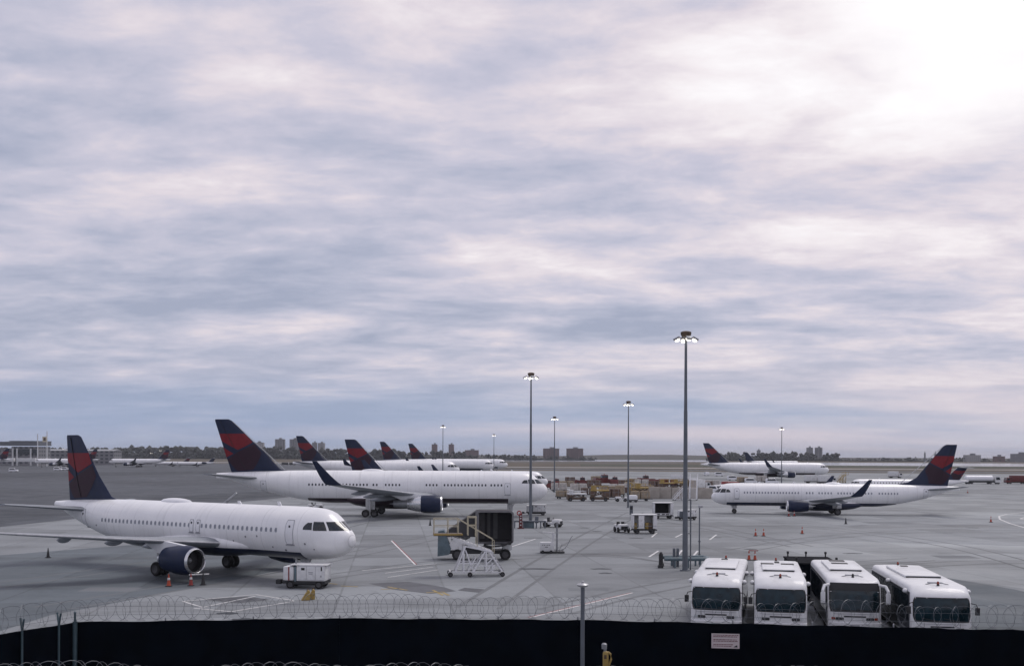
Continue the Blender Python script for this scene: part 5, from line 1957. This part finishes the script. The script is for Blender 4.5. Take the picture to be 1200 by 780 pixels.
x0, x1, z0, z1, y0, y1 = .15, 3.75, 1.60, 4.75, -.9, 1.9
outer, inner = [], []
for k, (cx, cz, a0) in enumerate(((x1 - .35, z1 - .3, 0), (x0 + .35, z1 - .3, 90), (x0 + .35, z0 + .3, 180), (x1 - .35, z0 + .3, 270))):
    for i in range(5):
        a = R(a0 + 22.5 * i)
        outer.append((cx + .35 * math.cos(a), cz + .3 * math.sin(a)))
        inner.append((cx + .25 * math.cos(a) - .06 * math.copysign(1, cx - (x0 + x1) / 2), cz + .2 * math.sin(a) - .06 * math.copysign(1, cz - 3.1)))
rings = []
nb = 8
for i in range(nb + 1):
    y = y1 + (y0 - y1) * i / nb
    g = .06 if i % 2 else 0
    rings.append([Vector((x - g * math.copysign(1, x - 1.95), y, z - g * math.copysign(1, z - 3.1))) for x, z in outer])
b.rings(rings, 0, True, False)
b.rings([[Vector((x, y, z)) for x, z in inner] for y in (y0, y1 - .15)], 0, False, True)
b.rings([[Vector((x, y0 - .02, z)) for x, z in outer], [Vector((x, y0 - .04, z)) for x, z in inner]], 1, False, False)
cn = b.build('canopy', [M_canvas, M_canvas2], t, smooth=30)
b = MB()
for x, w in ((.8, .5), (1.45, .30), (2.1, .42)):
    b.box((x, y1 - .22, 3.15), (w, .05, 2.5))
b.build('canopy_lining', mat('grey_canopy_lining', (0.13, 0.13, 0.135), 0.8), cn, smooth=0)
b = MB(); b.box((.28, y0 + .1, 3.2), (.36, .14, 3.1), bevel=.04); b.build('canopy_frame', M_canvas2, cn)
b = MB(); b.box((2.2, y0 - .25, 1.62), (2.6, .5, .12), bevel=.05); b.tube([(.9, y0 - .3, 1.5), (1.6, y0 - .6, 1.38), (2.8, y0 - .55, 1.5), (3.6, y0 - .35, 1.85)], .09, 8); b.build('bumper', M_black, t)
b = MB(); b.box((3.2, .8, 1.25), (.9, 1.7, .7), bevel=.08); b.build('engine_cover', M_gsew, t)

p = P(556, 674)
t = thing('boarding_steps', p, 'white lattice-framed boarding steps with yellow handrails and casters', 'boarding steps')
t.rotation_euler = (0, 0, .10)
b = MB()          # base frame
for y in (-.9, .9):
    b.bar((-2.2, y, .36), (2.4, y, .36), .12)
for x in (-2.0, 0, 2.3):
    b.bar((x, -.9, .36), (x, .9, .36), .12)
b.build('base_frame', M_gsew, t, smooth=0)
for x, y in ((-2.0, -.95), (-.4, -1.05), (2.3, -.95), (-2.0, .95), (2.3, .95)):
    wheel(t, (x, y, .2), .2, .14)
b = MB()          # lattice


def top_z(x):
    return 3.15 - (x + 1.3) * .40


for y in (-.85, .85):
    b.bar((-1.6, y, .4), (-.75, y, 2.55), .11)
    b.bar((-.9, y, .4), (-.9, y, 2.6), .095)
    b.bar((-.75, y, 2.2), (-.1, y, .4), .085)
    b.bar((-.1, y, .4), (.85, y, 2.075), .11)
    b.bar((.1, y, 1.6), (-.55, y, .4), .085)
    b.bar((.95, y, 2.1), (.95, y, .4), .095)
    b.bar((1.25, y, 2.0), (2.3, y, .4), .11)
    b.bar((.95, y, 1.0), (1.55, y, 1.55), .075); b.bar((.95, y, .4), (1.5, y, 1.1), .075)
    b.bar((.3, y, .9), (1.9, y, .9), .075); b.bar((-1.3, y, 1.1), (.2, y, 1.1), .075); b.bar((.4, y, 1.5), (1.5, y, 1.5), .075)
    b.bar((1.5, y, 1.0), (1.5, y, .4), .075); b.bar((1.9, y, 1.0), (1.2, y, .4), .075)
    b.bar((-.75, y, 2.5), (1.4, y, 2.075), .11)
for x, z in ((-.75, 2.5), (.85, 2.075), (1.3, 2.0), (-.1, .5), (.95, 1.2)):
    b.bar((x, -.85, z), (x, .85, z), .085)
b.build('lattice', M_white, t, smooth=0)
b = MB()          # stair flight
b.prism([(-1.9, -.85, 3.35), (-1.9, -.85, 3.15), (1.55, -.85, 1.75), (1.55, -.85, 2.05)], (0, .08, 0))
b.prism([(-1.9, .77, 3.35), (-1.9, .77, 3.15), (1.55, .77, 1.75), (1.55, .77, 2.05)], (0, .08, 0))
for i in range(11):
    x = -1.8 + i * .31
    b.box((x, 0, 3.28 - (x + 1.9) * .395), (.26, 1.54, .05))
b.build('flight', M_gsew, t, smooth=0)
b = MB()          # lower ladder
for y in (-.6, .6):
    b.bar((1.5, y, 1.95), (2.45, y, .4), .09)
for i in range(6):
    b.box((1.6 + i * .15, 0, 1.72 - i * .245), (.2, 1.2, .05))
b.build('lower_steps', M_alu, t, smooth=0)
b = MB(); b.box((-2.2, 0, 3.44), (2.4, 1.9, .12)); b.build('platform', M_brown, t, smooth=0)
b = MB(); b.box((-2.2, -.97, 3.5), (2.42, .05, .12)); b.build('platform_edge', M_yellow, t, smooth=0)
b = MB()
for x in (-3.35, -2.2, -1.35):
    b.bar((x, -.93, 3.5), (x, -.93, 4.75), .06); b.bar((x, .93, 3.5), (x, .93, 4.75), .06)
for z in (4.15, 4.75):
    b.bar((-3.35, -.93, z), (-1.35, -.93, z), .06); b.bar((-3.35, .93, z), (-1.35, .93, z), .06)
b.bar((-1.35, -.93, 4.75), (1.6, -.93, 3.0), .06); b.bar((-1.35, .93, 4.75), (1.6, .93, 3.0), .06)
b.bar((1.6, -.93, 3.0), (1.6, -.93, 1.9), .06); b.bar((1.6, .93, 3.0), (1.6, .93, 1.9), .06); b.bar((.2, -.93, 3.85), (.2, -.93, 2.5), .05); b.bar((.2, .93, 3.85), (.2, .93, 2.5), .05)
b.build('handrail', M_palerail, t, smooth=0)
b = MB()
for y in (-.7, .1):
    b.bar((-.55, y, 3.4), (-.55, y, 4.9), .09); b.bar((.12, y, 3.3), (.12, y, 4.9), .09)
    b.bar((-.6, y, 4.9), (.17, y, 4.9), .12); b.bar((-.6, y, 4.2), (.17, y, 4.2), .09)
b.build('gate_frame', M_palerail, t, smooth=0)
t = thing('gangway_panel', P(545, 653), 'tilted white sheet panel leaning between the covered ramp and the lattice steps', 'panel')
b = MB(); b.box((-.4, 0, 1.9), (1.75, .06, .8), rot=Matrix.Rotation(R(-28), 4, 'Y')); b.build('sheet', M_gsew, t, smooth=0)
b = MB(); b.bar((-.9, .05, 0), (-.9, .05, 1.4), .07); b.bar((.1, .05, 0), (.1, .05, 1.9), .07); b.build('stand', M_steel, t, smooth=0)


# ------------------------------------------------------------------ equipment park in the middle distance
def build_loader(label, m_top, m_low, L=4.6, w=2.6, h=2.6, lift=1.0):
    t = thing('cargo_loader', (0, 0, 0), label, 'cargo loader', 'cargo loaders in the equipment park')
    b = MB(); b.box((0, 0, .62), (L, w * .8, .5), bevel=.05); b.box((-L * .36, 0, 1.15), (L * .22, w * .9, .7), bevel=.06); b.build('chassis', m_low, t)
    b = MB()
    for sd in (-1, 1):
        y = sd * w * .36
        b.bar((-L * .38, y, .9), (L * .38, y, h * .78), .18); b.bar((-L * .38, y, h * .78), (L * .38, y, .9), .18)
    b.build('scissor_arm', m_low, t, smooth=0)
    b = MB(); b.box((.1, 0, h * .80), (L * .96, w, .28), bevel=.04); b.build('platform', m_top, t)
    for sd in (-1, 1):
        b = MB()
        for x in (-L * .42, -L * .14, L * .14, L * .44):
            b.bar((x, sd * w * .48, h * .84), (x, sd * w * .48, h * 1.12), .08)
        b.bar((-L * .42, sd * w * .48, h * 1.12), (L * .44, sd * w * .48, h * 1.12), .08)
        b.build('railing', m_top, t, smooth=0)
    b = MB(); b.box((-L * .30, -w * .30, h * .98), (1.0, .9, 1.1), bevel=.06); b.build('cab', m_top, t)
    for x in (-L * .34, L * .32):
        for sd in (-1, 1):
            wheel(t, (x, sd * w * .38, .42), .42, .28)
    return t


def build_dolly(label, L=4.6, w=2.2, m=None, h=1.9):
    """a dolly with a rounded container"""
    t = thing('container_dolly', (0, 0, 0), label, 'dolly', 'dollies with pale containers')
    b = MB(); b.box((0, 0, .48), (L, w, .18)); b.bar((L / 2, 0, .44), (L / 2 + .8, 0, .35), .09); b.build('deck', M_chassis, t, smooth=0)
    for x in (-L * .34, L * .34):
        for sd in (-1, 1):
            wheel(t, (x, sd * w * .4, .22), .22, .16)
    b = MB()
    for k in (-1, 1):
        x0 = k * L * .25
        b.prism([(x0 - L * .22, -w * .47, .60), (x0 + L * .22, -w * .47, .60), (x0 + L * .22 + (.2 if k > 0 else 0), -w * .47, 1.0), (x0 + L * .22, -w * .47, .6 + h), (x0 - L * .2, -w * .47, .6 + h), (x0 - L * .22, -w * .47, .6 + h - .3)], (0, w * .94, 0))
    b.build('container', m or mat('canvas_container', (0.50, 0.47, 0.44), 0.7, var=.15, dirt=.5), t, smooth=20)
    b = MB()
    for k in (-1, 1):
        for x in (-.12, .12):
            b.box((k * L * .25 + x * L, -w * .475, .6 + h * .5), (.06, .03, h * .9))
        b.box((k * L * .25, -w * .475, .6 + h * .55), (L * .40, .03, .06))
    b.build('container_strap', M_steel, t, smooth=0)
    return t


def build_truck(label, L=6.5, w=2.4, body=None, cab=None, box_h=2.2, name='service_truck', cat='truck', group='service trucks on the airfield'):
    t = thing(name, (0, 0, 0), label, cat, group)
    body = body or M_gsew; cab = cab or body
    b = MB(); b.box((0, 0, .62), (L, w * .6, .3)); b.build('chassis', M_chassis, t, smooth=0)
    c = MB(); xc = L / 2 - .95
    c.prism([(xc - .9, -w / 2, .6), (xc + .95, -w / 2, .6), (xc + .95, -w / 2, 1.35), (xc + .65, -w / 2, 2.35), (xc - .9, -w / 2, 2.4)], (0, w, 0)); c.build('cab', cab, t, smooth=20)
    g = MB()
    g.prism([(xc + .66, -w * .44, 2.26), (xc + .94, -w * .44, 1.40), (xc + .97, -w * .44, 1.40), (xc + .69, -w * .44, 2.26)], (0, w * .88, 0))
    for sd in (-1, 1):
        g.prism([(xc - .3, sd * (w / 2 + .005), 1.4), (xc + .75, sd * (w / 2 + .005), 1.4), (xc + .5, sd * (w / 2 + .005), 2.15), (xc - .3, sd * (w / 2 + .005), 2.15)], (0, sd * .02, 0))
    g.build('window', M_glass, t, smooth=0)
    if box_h:
        b = MB(); b.box((-.95, 0, .8 + box_h / 2), (L - 2.2, w, box_h), bevel=.05); b.build('box', body, t)
    for x in (-L * .3, L * .32):
        for sd in (-1, 1):
            wheel(t, (x, sd * w * .42, .45), .45, .28)
    b = MB(); b.cyl((xc, 0, 2.38), (xc, 0, 2.58), .1, .08, 10); b.build('beacon', M_amber, t)
    return t


def build_van(label, m=None, L=4.6, w=1.95, h=2.0, name='van', cat='van', group='vans and cars on the airfield'):
    t = thing(name, (0, 0, 0), label, cat, group)
    b = MB()
    prof = [(-L / 2, .35), (L / 2 - .05, .35), (L / 2, .75), (L / 2 - .15, 1.0), (L / 2 - .75, 1.15), (L / 2 - 1.45, h - .06), (L / 2 - 1.9, h), (-L / 2 + .2, h), (-L / 2, h - .35)]
    rings = []
    for y, k in ((-w / 2, .06), (-w / 2 + .1, 0), (w / 2 - .1, 0), (w / 2, .06)):
        rings.append([Vector((x * (1 - k * .1), y if z < 1.2 else y * .93, z - (k if z > h - .2 else 0))) for x, z in prof])
    b.rings(rings); b.build('body', m or M_white, t, smooth=30)
    g = MB()
    g.prism([(L / 2 - .78, -w * .40, 1.20), (L / 2 - 1.40, -w * .38, h - .12), (L / 2 - 1.36, -w * .38, h - .10), (L / 2 - .74, -w * .40, 1.2)], (0, w * .8, 0))
    for sd in (-1, 1):
        g.prism([(L / 2 - 1.05, sd * (w * .49), 1.18), (L / 2 - 1.55, sd * (w * .468), h - .22), (-L / 2 + .5, sd * (w * .468), h - .22), (-L / 2 + .3, sd * (w * .49), 1.18)], (0, sd * .02, 0))
    g.build('window', M_glass, t, smooth=0)
    for x in (-L * .3, L * .3):
        for sd in (-1, 1):
            wheel(t, (x, sd * w * .42, .33), .33, .22)
    return t


def at(o, px, py, rz=0.0, dy=0.0):
    p = P(px, py)
    o.location = (p.x, p.y + dy, 0)
    o.rotation_euler = (0, 0, R(rz))
    return o


ld1 = at(build_loader('white and brown scissor cargo loader, left of the yellow-topped one', M_gsew, M_brown, L=4.3, h=2.0), 676, 587, 5, 1)
ld2 = at(build_loader('cargo loader with yellow upper deck and dark brown base', M_yellow, M_brown, L=4.3, h=3.0), 703, 587, -4, 1)
ld3 = copy_tree(ld2); ld3['label'] = 'cargo loader with yellow deck at the left end of the beige block wall'; at(ld3, 752, 583, 20, 1)


def build_pushback(label, L=6.2, w=2.5, h=2.6):
    t = thing('pushback_tractor', (0, 0, 0), label, 'tractor', 'dark red tractors in the equipment park')
    b = MB()
    b.prism([(-L / 2, -w / 2, .5), (L / 2, -w / 2, .5), (L / 2, -w / 2, 1.25), (L * .2, -w / 2, 1.55), (-L * .2, -w / 2, 1.6), (-L * .46, -w / 2, 1.9), (-L / 2, -w / 2, 1.3)], (0, w, 0))
    b.build('body', M_red_truck, t, smooth=0)
    b = MB(); b.box((-L * .06, 0, 2.1), (1.7, w * .62, 1.1), bevel=.08, taper=(.85, .9)); c = b.build('cab', M_red_truck, t)
    b = MB(); b.box((-L * .06, 0, 2.2), (1.62, w * .635, .5), taper=(.93, .97)); b.build('cab_window', M_glass, c, smooth=0)
    b = MB(); b.cyl((-L * .06, .2, 2.6), (-L * .06, .2, 2.95), .09, seg=8); b.build('beacon', M_amber, t)
    for x in (-L * .33, L * .31):
        for sd in (-1, 1):
            wheel(t, (x, sd * w * .43, .55), .55, .4)
    b = MB(); b.box((L * .36, 0, 1.42), (1.2, w * .7, .35), bevel=.08); b.build('hood', M_brown, t)
    return t


pb = build_pushback('dark red tractor just beyond the tip of the large airliner nose')
at(pb, 643, 573, 40)
for px, py, rz, sc, lab in ((684, 568, 0, 1.0, 'dark red tractor on the skyline of the equipment park, left of the bigger one'),
                            (710, 568, 12, 1.35, 'biggest dark red tractor, highest behind the pale containers'),
                            (721, 568.5, 80, 1.1, 'dark red tractor end-on right of the biggest one'),
                            (758, 566, 15, 1.1, 'dark red tractor left of the red trucks behind the beige wall'),
                            (652, 569, 100, .9, 'dark red tractor close behind the far mast foot')):
    o2 = copy_tree(pb); o2['label'] = lab; at(o2, px, py, rz); o2.scale = (sc, sc, sc)
d1 = at(build_dolly('dolly with pale containers just right of the large airliner nose', h=1.8), 655, 575.6, 0)
for px, py, lab in ((678, 576.5, 'dolly of pale containers behind the white scissor loader'), (724, 577, 'dolly of pale containers left of the thin third mast'), (741, 574.5, 'dolly of pale containers hidden behind the thin third mast')):
    d = copy_tree(d1); d['label'] = lab; at(d, px, py, random.uniform(-6, 6))
M_tanbox = mat('tan_container', (0.30, 0.24, 0.17), 0.75, var=.2, dirt=.4)
M_brownbox = mat('brown_container', (0.12, 0.075, 0.055), 0.75, var=.25, dirt=.4)
for px, py, rz, m_, hh, lab in ((664, 571.5, 4, M_tanbox, 1.6, 'tan containers on a dolly behind the first pale row'), (696, 572, -3, M_brownbox, 2.0, 'brown containers on a dolly behind the yellow-topped loader'),
                                (712, 578.5, 8, M_tanbox, 1.5, 'tan containers on a dolly left of the thin third mast, nearer row'), (733, 570.5, 0, M_brownbox, 1.7, 'brown containers on a dolly behind the thin third mast'),
                                (752, 571.5, -5, None, 2.1, 'tall pale containers on a dolly left of the beige wall'), (756, 577, 12, M_tanbox, 1.4, 'low tan containers on a dolly at the left end of the beige wall'),
                                (769, 574.5, 0, M_brownbox, 2.2, 'brown containers topping the left of the beige wall'), (806, 574.5, 5, M_tanbox, 2.4, 'tan containers topping the beige wall beside the tallest mast'),
                                (826, 572, 0, M_brownbox, 1.6, 'brown containers behind the right end of the beige wall'), (835, 570, 0, None, 1.5, 'pale containers left of the white vans, behind the wall end')):
    d = build_dolly(lab, m=m_, h=hh); at(d, px, py, rz)
for i, (px, py, rz, m_, lab) in enumerate(((661, 584, 15, M_tanbox, 'tan cargo dolly left of the white scissor loader'), (690, 581.5, -8, M_brownbox, 'brown cargo dolly between the two scissor loaders'),
                                (716, 584.5, 5, M_brownbox, 'brown cargo dolly right of the yellow-topped loader'), (727, 581, 80, M_tanbox, 'tan cargo dolly end-on left of the thin third mast'),
                                (738, 579, 30, M_brownbox, 'brown cargo dolly angled behind the white bowser'), (750, 586.5, 3, M_tanbox, 'tan cargo dolly in front of the yellow steps'),
                                (668, 566.5, 0, M_brownbox, 'brown cargo dolly on the skyline left of the dark red tractors'), (699, 566, 12, M_tanbox, 'tan cargo dolly on the skyline between dark red tractors'),
                                (742, 566.5, 0, M_tanbox, 'tan cargo dolly on the skyline right of the thin third mast'), (812, 569, 0, M_brownbox, 'brown cargo dolly far behind the tall white steps'),
                                (870, 566, 8, M_tanbox, 'tan cargo dolly above the cockpit of the airliner facing left'), (892, 565, -5, None, 'pale cargo dolly above the front door of the airliner facing left'))):
    d = build_dolly(lab, L=3.6 + .3 * (i % 3), m=m_, h=1.3 + .25 * (i % 4)); d['group'] = 'dollies with mixed cargo'; at(d, px, py, rz)
t = thing('fuel_bowser', P(742, 588), 'small white rounded bowser right of the thin third mast', 'bowser')
b = MB(); b.box((0, 0, 1.0), (1.9, 1.3, 1.1), bevel=.35); b.build('tank', M_white, t)
b = MB(); b.box((0, 0, .4), (2.0, 1.2, .2)); b.build('chassis', M_chassis, t, smooth=0)
for x in (-.6, .6):
    for sd in (-1, 1):
        wheel(t, (x, sd * .5, .28), .28, .16)
# yellow gantry steps
def build_steps(label, hgt, L, m_frame, m_rail):
    t = thing('access_steps', (0, 0, 0), label, 'steps', 'mobile steps in the equipment park')
    b = MB()
    for sd in (-1, 1):
        y = sd * .8
        b.bar((-L / 2, y, .3), (L / 2, y, hgt), .16)
        b.bar((-L / 2, y, .3), (L / 2, y, .3), .14); b.bar((L / 2, y, .3), (L / 2, y, hgt), .14)
        b.bar((0, y, .3), (0, y, hgt * .5), .10); b.bar((0, y, hgt * .5), (L / 2, y, .3), .10); b.bar((L / 4, y, .3), (L / 2, y, hgt * .6), .08)
    b.build('frame', m_frame, t, smooth=0)
    b = MB()
    n = int(hgt / .24)
    for i in range(n):
        b.box((-L / 2 + L * (i + .5) / n, 0, .3 + (hgt - .3) * (i + .5) / n), (.28, 1.6, .05))
    b.box((L / 2 + .6, 0, hgt), (1.3, 1.7, .1))
    b.build('tread', m_frame, t, smooth=0)
    b = MB()
    for sd in (-1, 1):
        y = sd * .84
        b.bar((-L / 2, y, 1.3), (L / 2, y, hgt + 1.0), .07); b.bar((L / 2, y, hgt + 1.0), (L / 2 + 1.2, y, hgt + 1.0), .07)
        for k in (0, .25, .5, .75, 1):
            b.bar((-L / 2 + L * k, y, .3 + (hgt - .3) * k), (-L / 2 + L * k, y, 1.3 + (hgt - .3) * k), .06)
        b.bar((L / 2 + 1.2, y, hgt), (L / 2 + 1.2, y, hgt + 1.0), .06)
    b.build('handrail', m_rail, t, smooth=0)
    for x in (-L * .4, L * .45):
        for sd in (-1, 1):
            wheel(t, (x, sd * .8, .25), .25, .16)
    return t


s1 = at(build_steps('tall white boarding steps rising behind the tallest mast', 4.9, 3.2, M_white, M_white), 812.5, 585.8, 75, 0)
s2 = copy_tree(s1); s2['label'] = 'low white steps against the beige block wall, left of the tallest mast'; at(s2, 795, 586, 10, 0); s2.scale = (.75, .9, .55)
s3 = at(build_steps('yellow access steps left of the beige block wall', 3.2, 3.0, M_yellow, M_yellow), 746, 580, 190, 1)
# beige blast wall of blocks
for i, (px0, px1, top, lab) in enumerate(((761, 773, 570.2, 'beige concrete block at the left end of the wall'), (773.4, 787, 570.6, 'beige concrete block second from the left of the wall'),
                                          (787.4, 801, 571, 'beige concrete block behind the low white steps'), (801.4, 817, 571.2, 'beige concrete block behind the tallest mast'), (817.4, 835, 571.5, 'beige concrete block at the right end of the wall'))):
    a, c = P(px0, 584), P(px1, 584)
    D = a.y + .35 * (i % 2)
    hh = PZ(px0, top, D)
    b = MB(); b.box((0, 0, hh / 2), (c.x - a.x, 1.0, hh), bevel=.06)
    o = b.build('concrete_block', M_beige)
    o.location = ((a.x + c.x) / 2, D + .5, 0)
    tag(o, lab, 'concrete block', 'beige block wall')
# stacked machinery behind the wall
tr = build_truck('dark red truck behind the left end of the beige block wall', body=M_red_truck, box_h=1.8)
at(tr, 766, 571, 10)
for px, py, rz, lab in ((777, 570, 95, 'dark red truck seen end-on behind the beige block wall'), (790, 570.5, 80, 'dark red truck behind the low white steps')):
    o = copy_tree(tr); o['label'] = lab; at(o, px, py, rz)
ly = copy_tree(ld2); ly['label'] = 'yellow loader top showing over the middle of the beige block wall'; at(ly, 781, 575.5, 0)
ly = copy_tree(ld2); ly['label'] = 'yellow loader top showing between beige wall and tallest mast'; at(ly, 796, 575, 12)
wt = build_truck('white truck above the beige block wall left of the tallest mast', body=M_gsew, box_h=2.4)
at(wt, 796, 566, 0)
for px, py, lab in ((820, 574, 'white service truck behind the right end of the beige wall'),):
    o = copy_tree(wt); o['label'] = lab; at(o, px, py, 30)
# three pale vans nose-on by the airliner facing left
v1 = at(build_van('left one of three white vans parked nose-on left of a cockpit'), 839.5, 577, -60)
for px, py, lab in ((845.5, 576.3, 'middle one of three white vans parked nose-on left of a cockpit'), (851.5, 575.5, 'right one of three white vans parked nose-on left of a cockpit')):
    o = copy_tree(v1); o['label'] = lab; at(o, px, py, -60)
rc = build_van('small red car beside the vans, left of the white airliner nose', M_redv, h=1.5)
at(rc, 824, 569.5, 0)
for px, py, lab in ((853.5, 569, 'small red car just above the nose of the airliner facing left'), (861.5, 569.3, 'second red car right beside the first above the same nose')):
    o = copy_tree(rc); o['label'] = lab; at(o, px, py, 0)
for px, py, rz, lab in ((859, 562.5, 0, 'white car crossing the apron under the far winglet airliner'), (828, 557, 90, 'white van by the tail wheels of the far airliner, left of two'), (843, 557.5, 0, 'white van under the rear belly of the far airliner, right of two'),
                        (905, 566.5, 0, 'white van close behind the roof of the airliner facing left'), (880, 566.2, 0, 'white van behind the front roof of the airliner facing left'), (68, 551, 0, 'white van driving past the terminal, left of two'), (76.5, 550.6, 0, 'white van driving past the terminal, right of two'),
                        (9, 545, 0, 'white van at the terminal under the left jet bridge'), (16, 552.5, 0, 'white car nearest the left edge on the taxiway')):
    o = copy_tree(v1); o['label'] = lab; at(o, px, py, rz)
for px, py, rz, lab in ((953, 566, 0, 'white truck under the nose of the far winglet airliner'), (969, 566.5, 10, 'taller white truck right of the far airliner nose'), (1049, 559.6, 0, 'long white truck beyond the small jet at right')):
    o = copy_tree(wt); o['label'] = lab; at(o, px, py, rz)
s4 = copy_tree(s3); s4['label'] = 'yellow-railed steps standing alone between far airliner and small jet'; at(s4, 986, 565.5, 20)
for px, py, lab in ((334, 544.5, 'dark truck on the far taxiway, left of two'), (343, 544.6, 'dark truck on the far taxiway, right of two')):
    o = build_truck(lab, body=M_chassis, box_h=1.6); at(o, px, py, 0)
# tanker at the right
D = P(1152, 566.8).y
t = thing('fuel_tanker', Q(1150, D), 'long white tanker truck with dark cab facing right at far right', 'tanker')
b = MB(); b.lathe((-6.2, 0, 2.1), (1, 0, 0), [(0, .002), (.08, .8), (.3, 1.15), (10.2, 1.15), (10.45, .8), (10.5, .002)], 24); b.build('tank', M_white, t)
b = MB(); b.box((0, 0, .85), (13.4, 2.2, .5)); b.build('chassis', M_chassis, t, smooth=0)
b = MB(); b.prism([(4.8, -1.2, .6), (7.0, -1.2, .6), (7.0, -1.2, 1.6), (6.6, -1.2, 2.9), (4.8, -1.2, 2.9)], (0, 2.4, 0)); b.build('cab', M_gsew, t, smooth=0)
b = MB(); b.prism([(5.1, -1.24, 1.6), (6.7, -1.24, 1.6), (6.4, -1.24, 2.6), (5.1, -1.24, 2.6)], (0, .03, 0)); b.build('window', M_glass, t, smooth=0)
for x in (-5.2, -4.0, 3.0, 6.0):
    for sd in (-1, 1):
        wheel(t, (x, sd * 1.0, .5), .5, .3)
o = build_truck('dark red fire truck at the right edge beside the white tanker', L=8.5, w=2.6, body=M_red_truck, box_h=2.4, name='fire_truck', cat='fire truck')
at(o, 1191, 566.6, 180)
# boom of a belt loader behind the nearest airliner
p = Q(265, 138)
t = thing('belt_loader', p, 'belt loader with raised pale conveyor showing above the nearest airliner roof', 'belt loader')
b = MB(); b.box((0, 0, .75), (3.6, 1.6, .6), bevel=.06); b.build('body', M_gsew, t)
b = MB(); b.bar((-1.6, 0, 2.6), (1.35, 0, 5.05), .55, .16); b.build('conveyor', M_alu, t)
b = MB(); b.bar((-.4, -.3, .9), (.2, -.3, 4.0), .10); b.bar((-.4, .3, .9), (.2, .3, 4.0), .10); b.bar((-1.3, 0, .9), (-1.3, 0, 2.8), .12); b.build('strut', M_steel, t)
for x in (-1.2, 1.2):
    for sd in (-1, 1):
        wheel(t, (x, sd * .75, .35), .35, .22)
# ------------------------------------------------------------------ air: one closed box of thin even haze
def haze():
    m = bpy.data.materials.new('haze_air')
    m.use_nodes = True
    t = m.node_tree
    t.nodes.clear()
    v = t.nodes.new('ShaderNodeVolumePrincipled')
    v.inputs['Color'].default_value = (0.80, 0.84, 0.92, 1)
    v.inputs['Density'].default_value = 0.00007
    o = t.nodes.new('ShaderNodeOutputMaterial')
    t.links.new(v.outputs[0], o.inputs['Volume'])
    b = MB()
    b.box((0, 6900, 36), (18400, 14400, 76))
    ob = b.build('haze', m, smooth=0)
    tag(ob, kind='stuff')


haze()
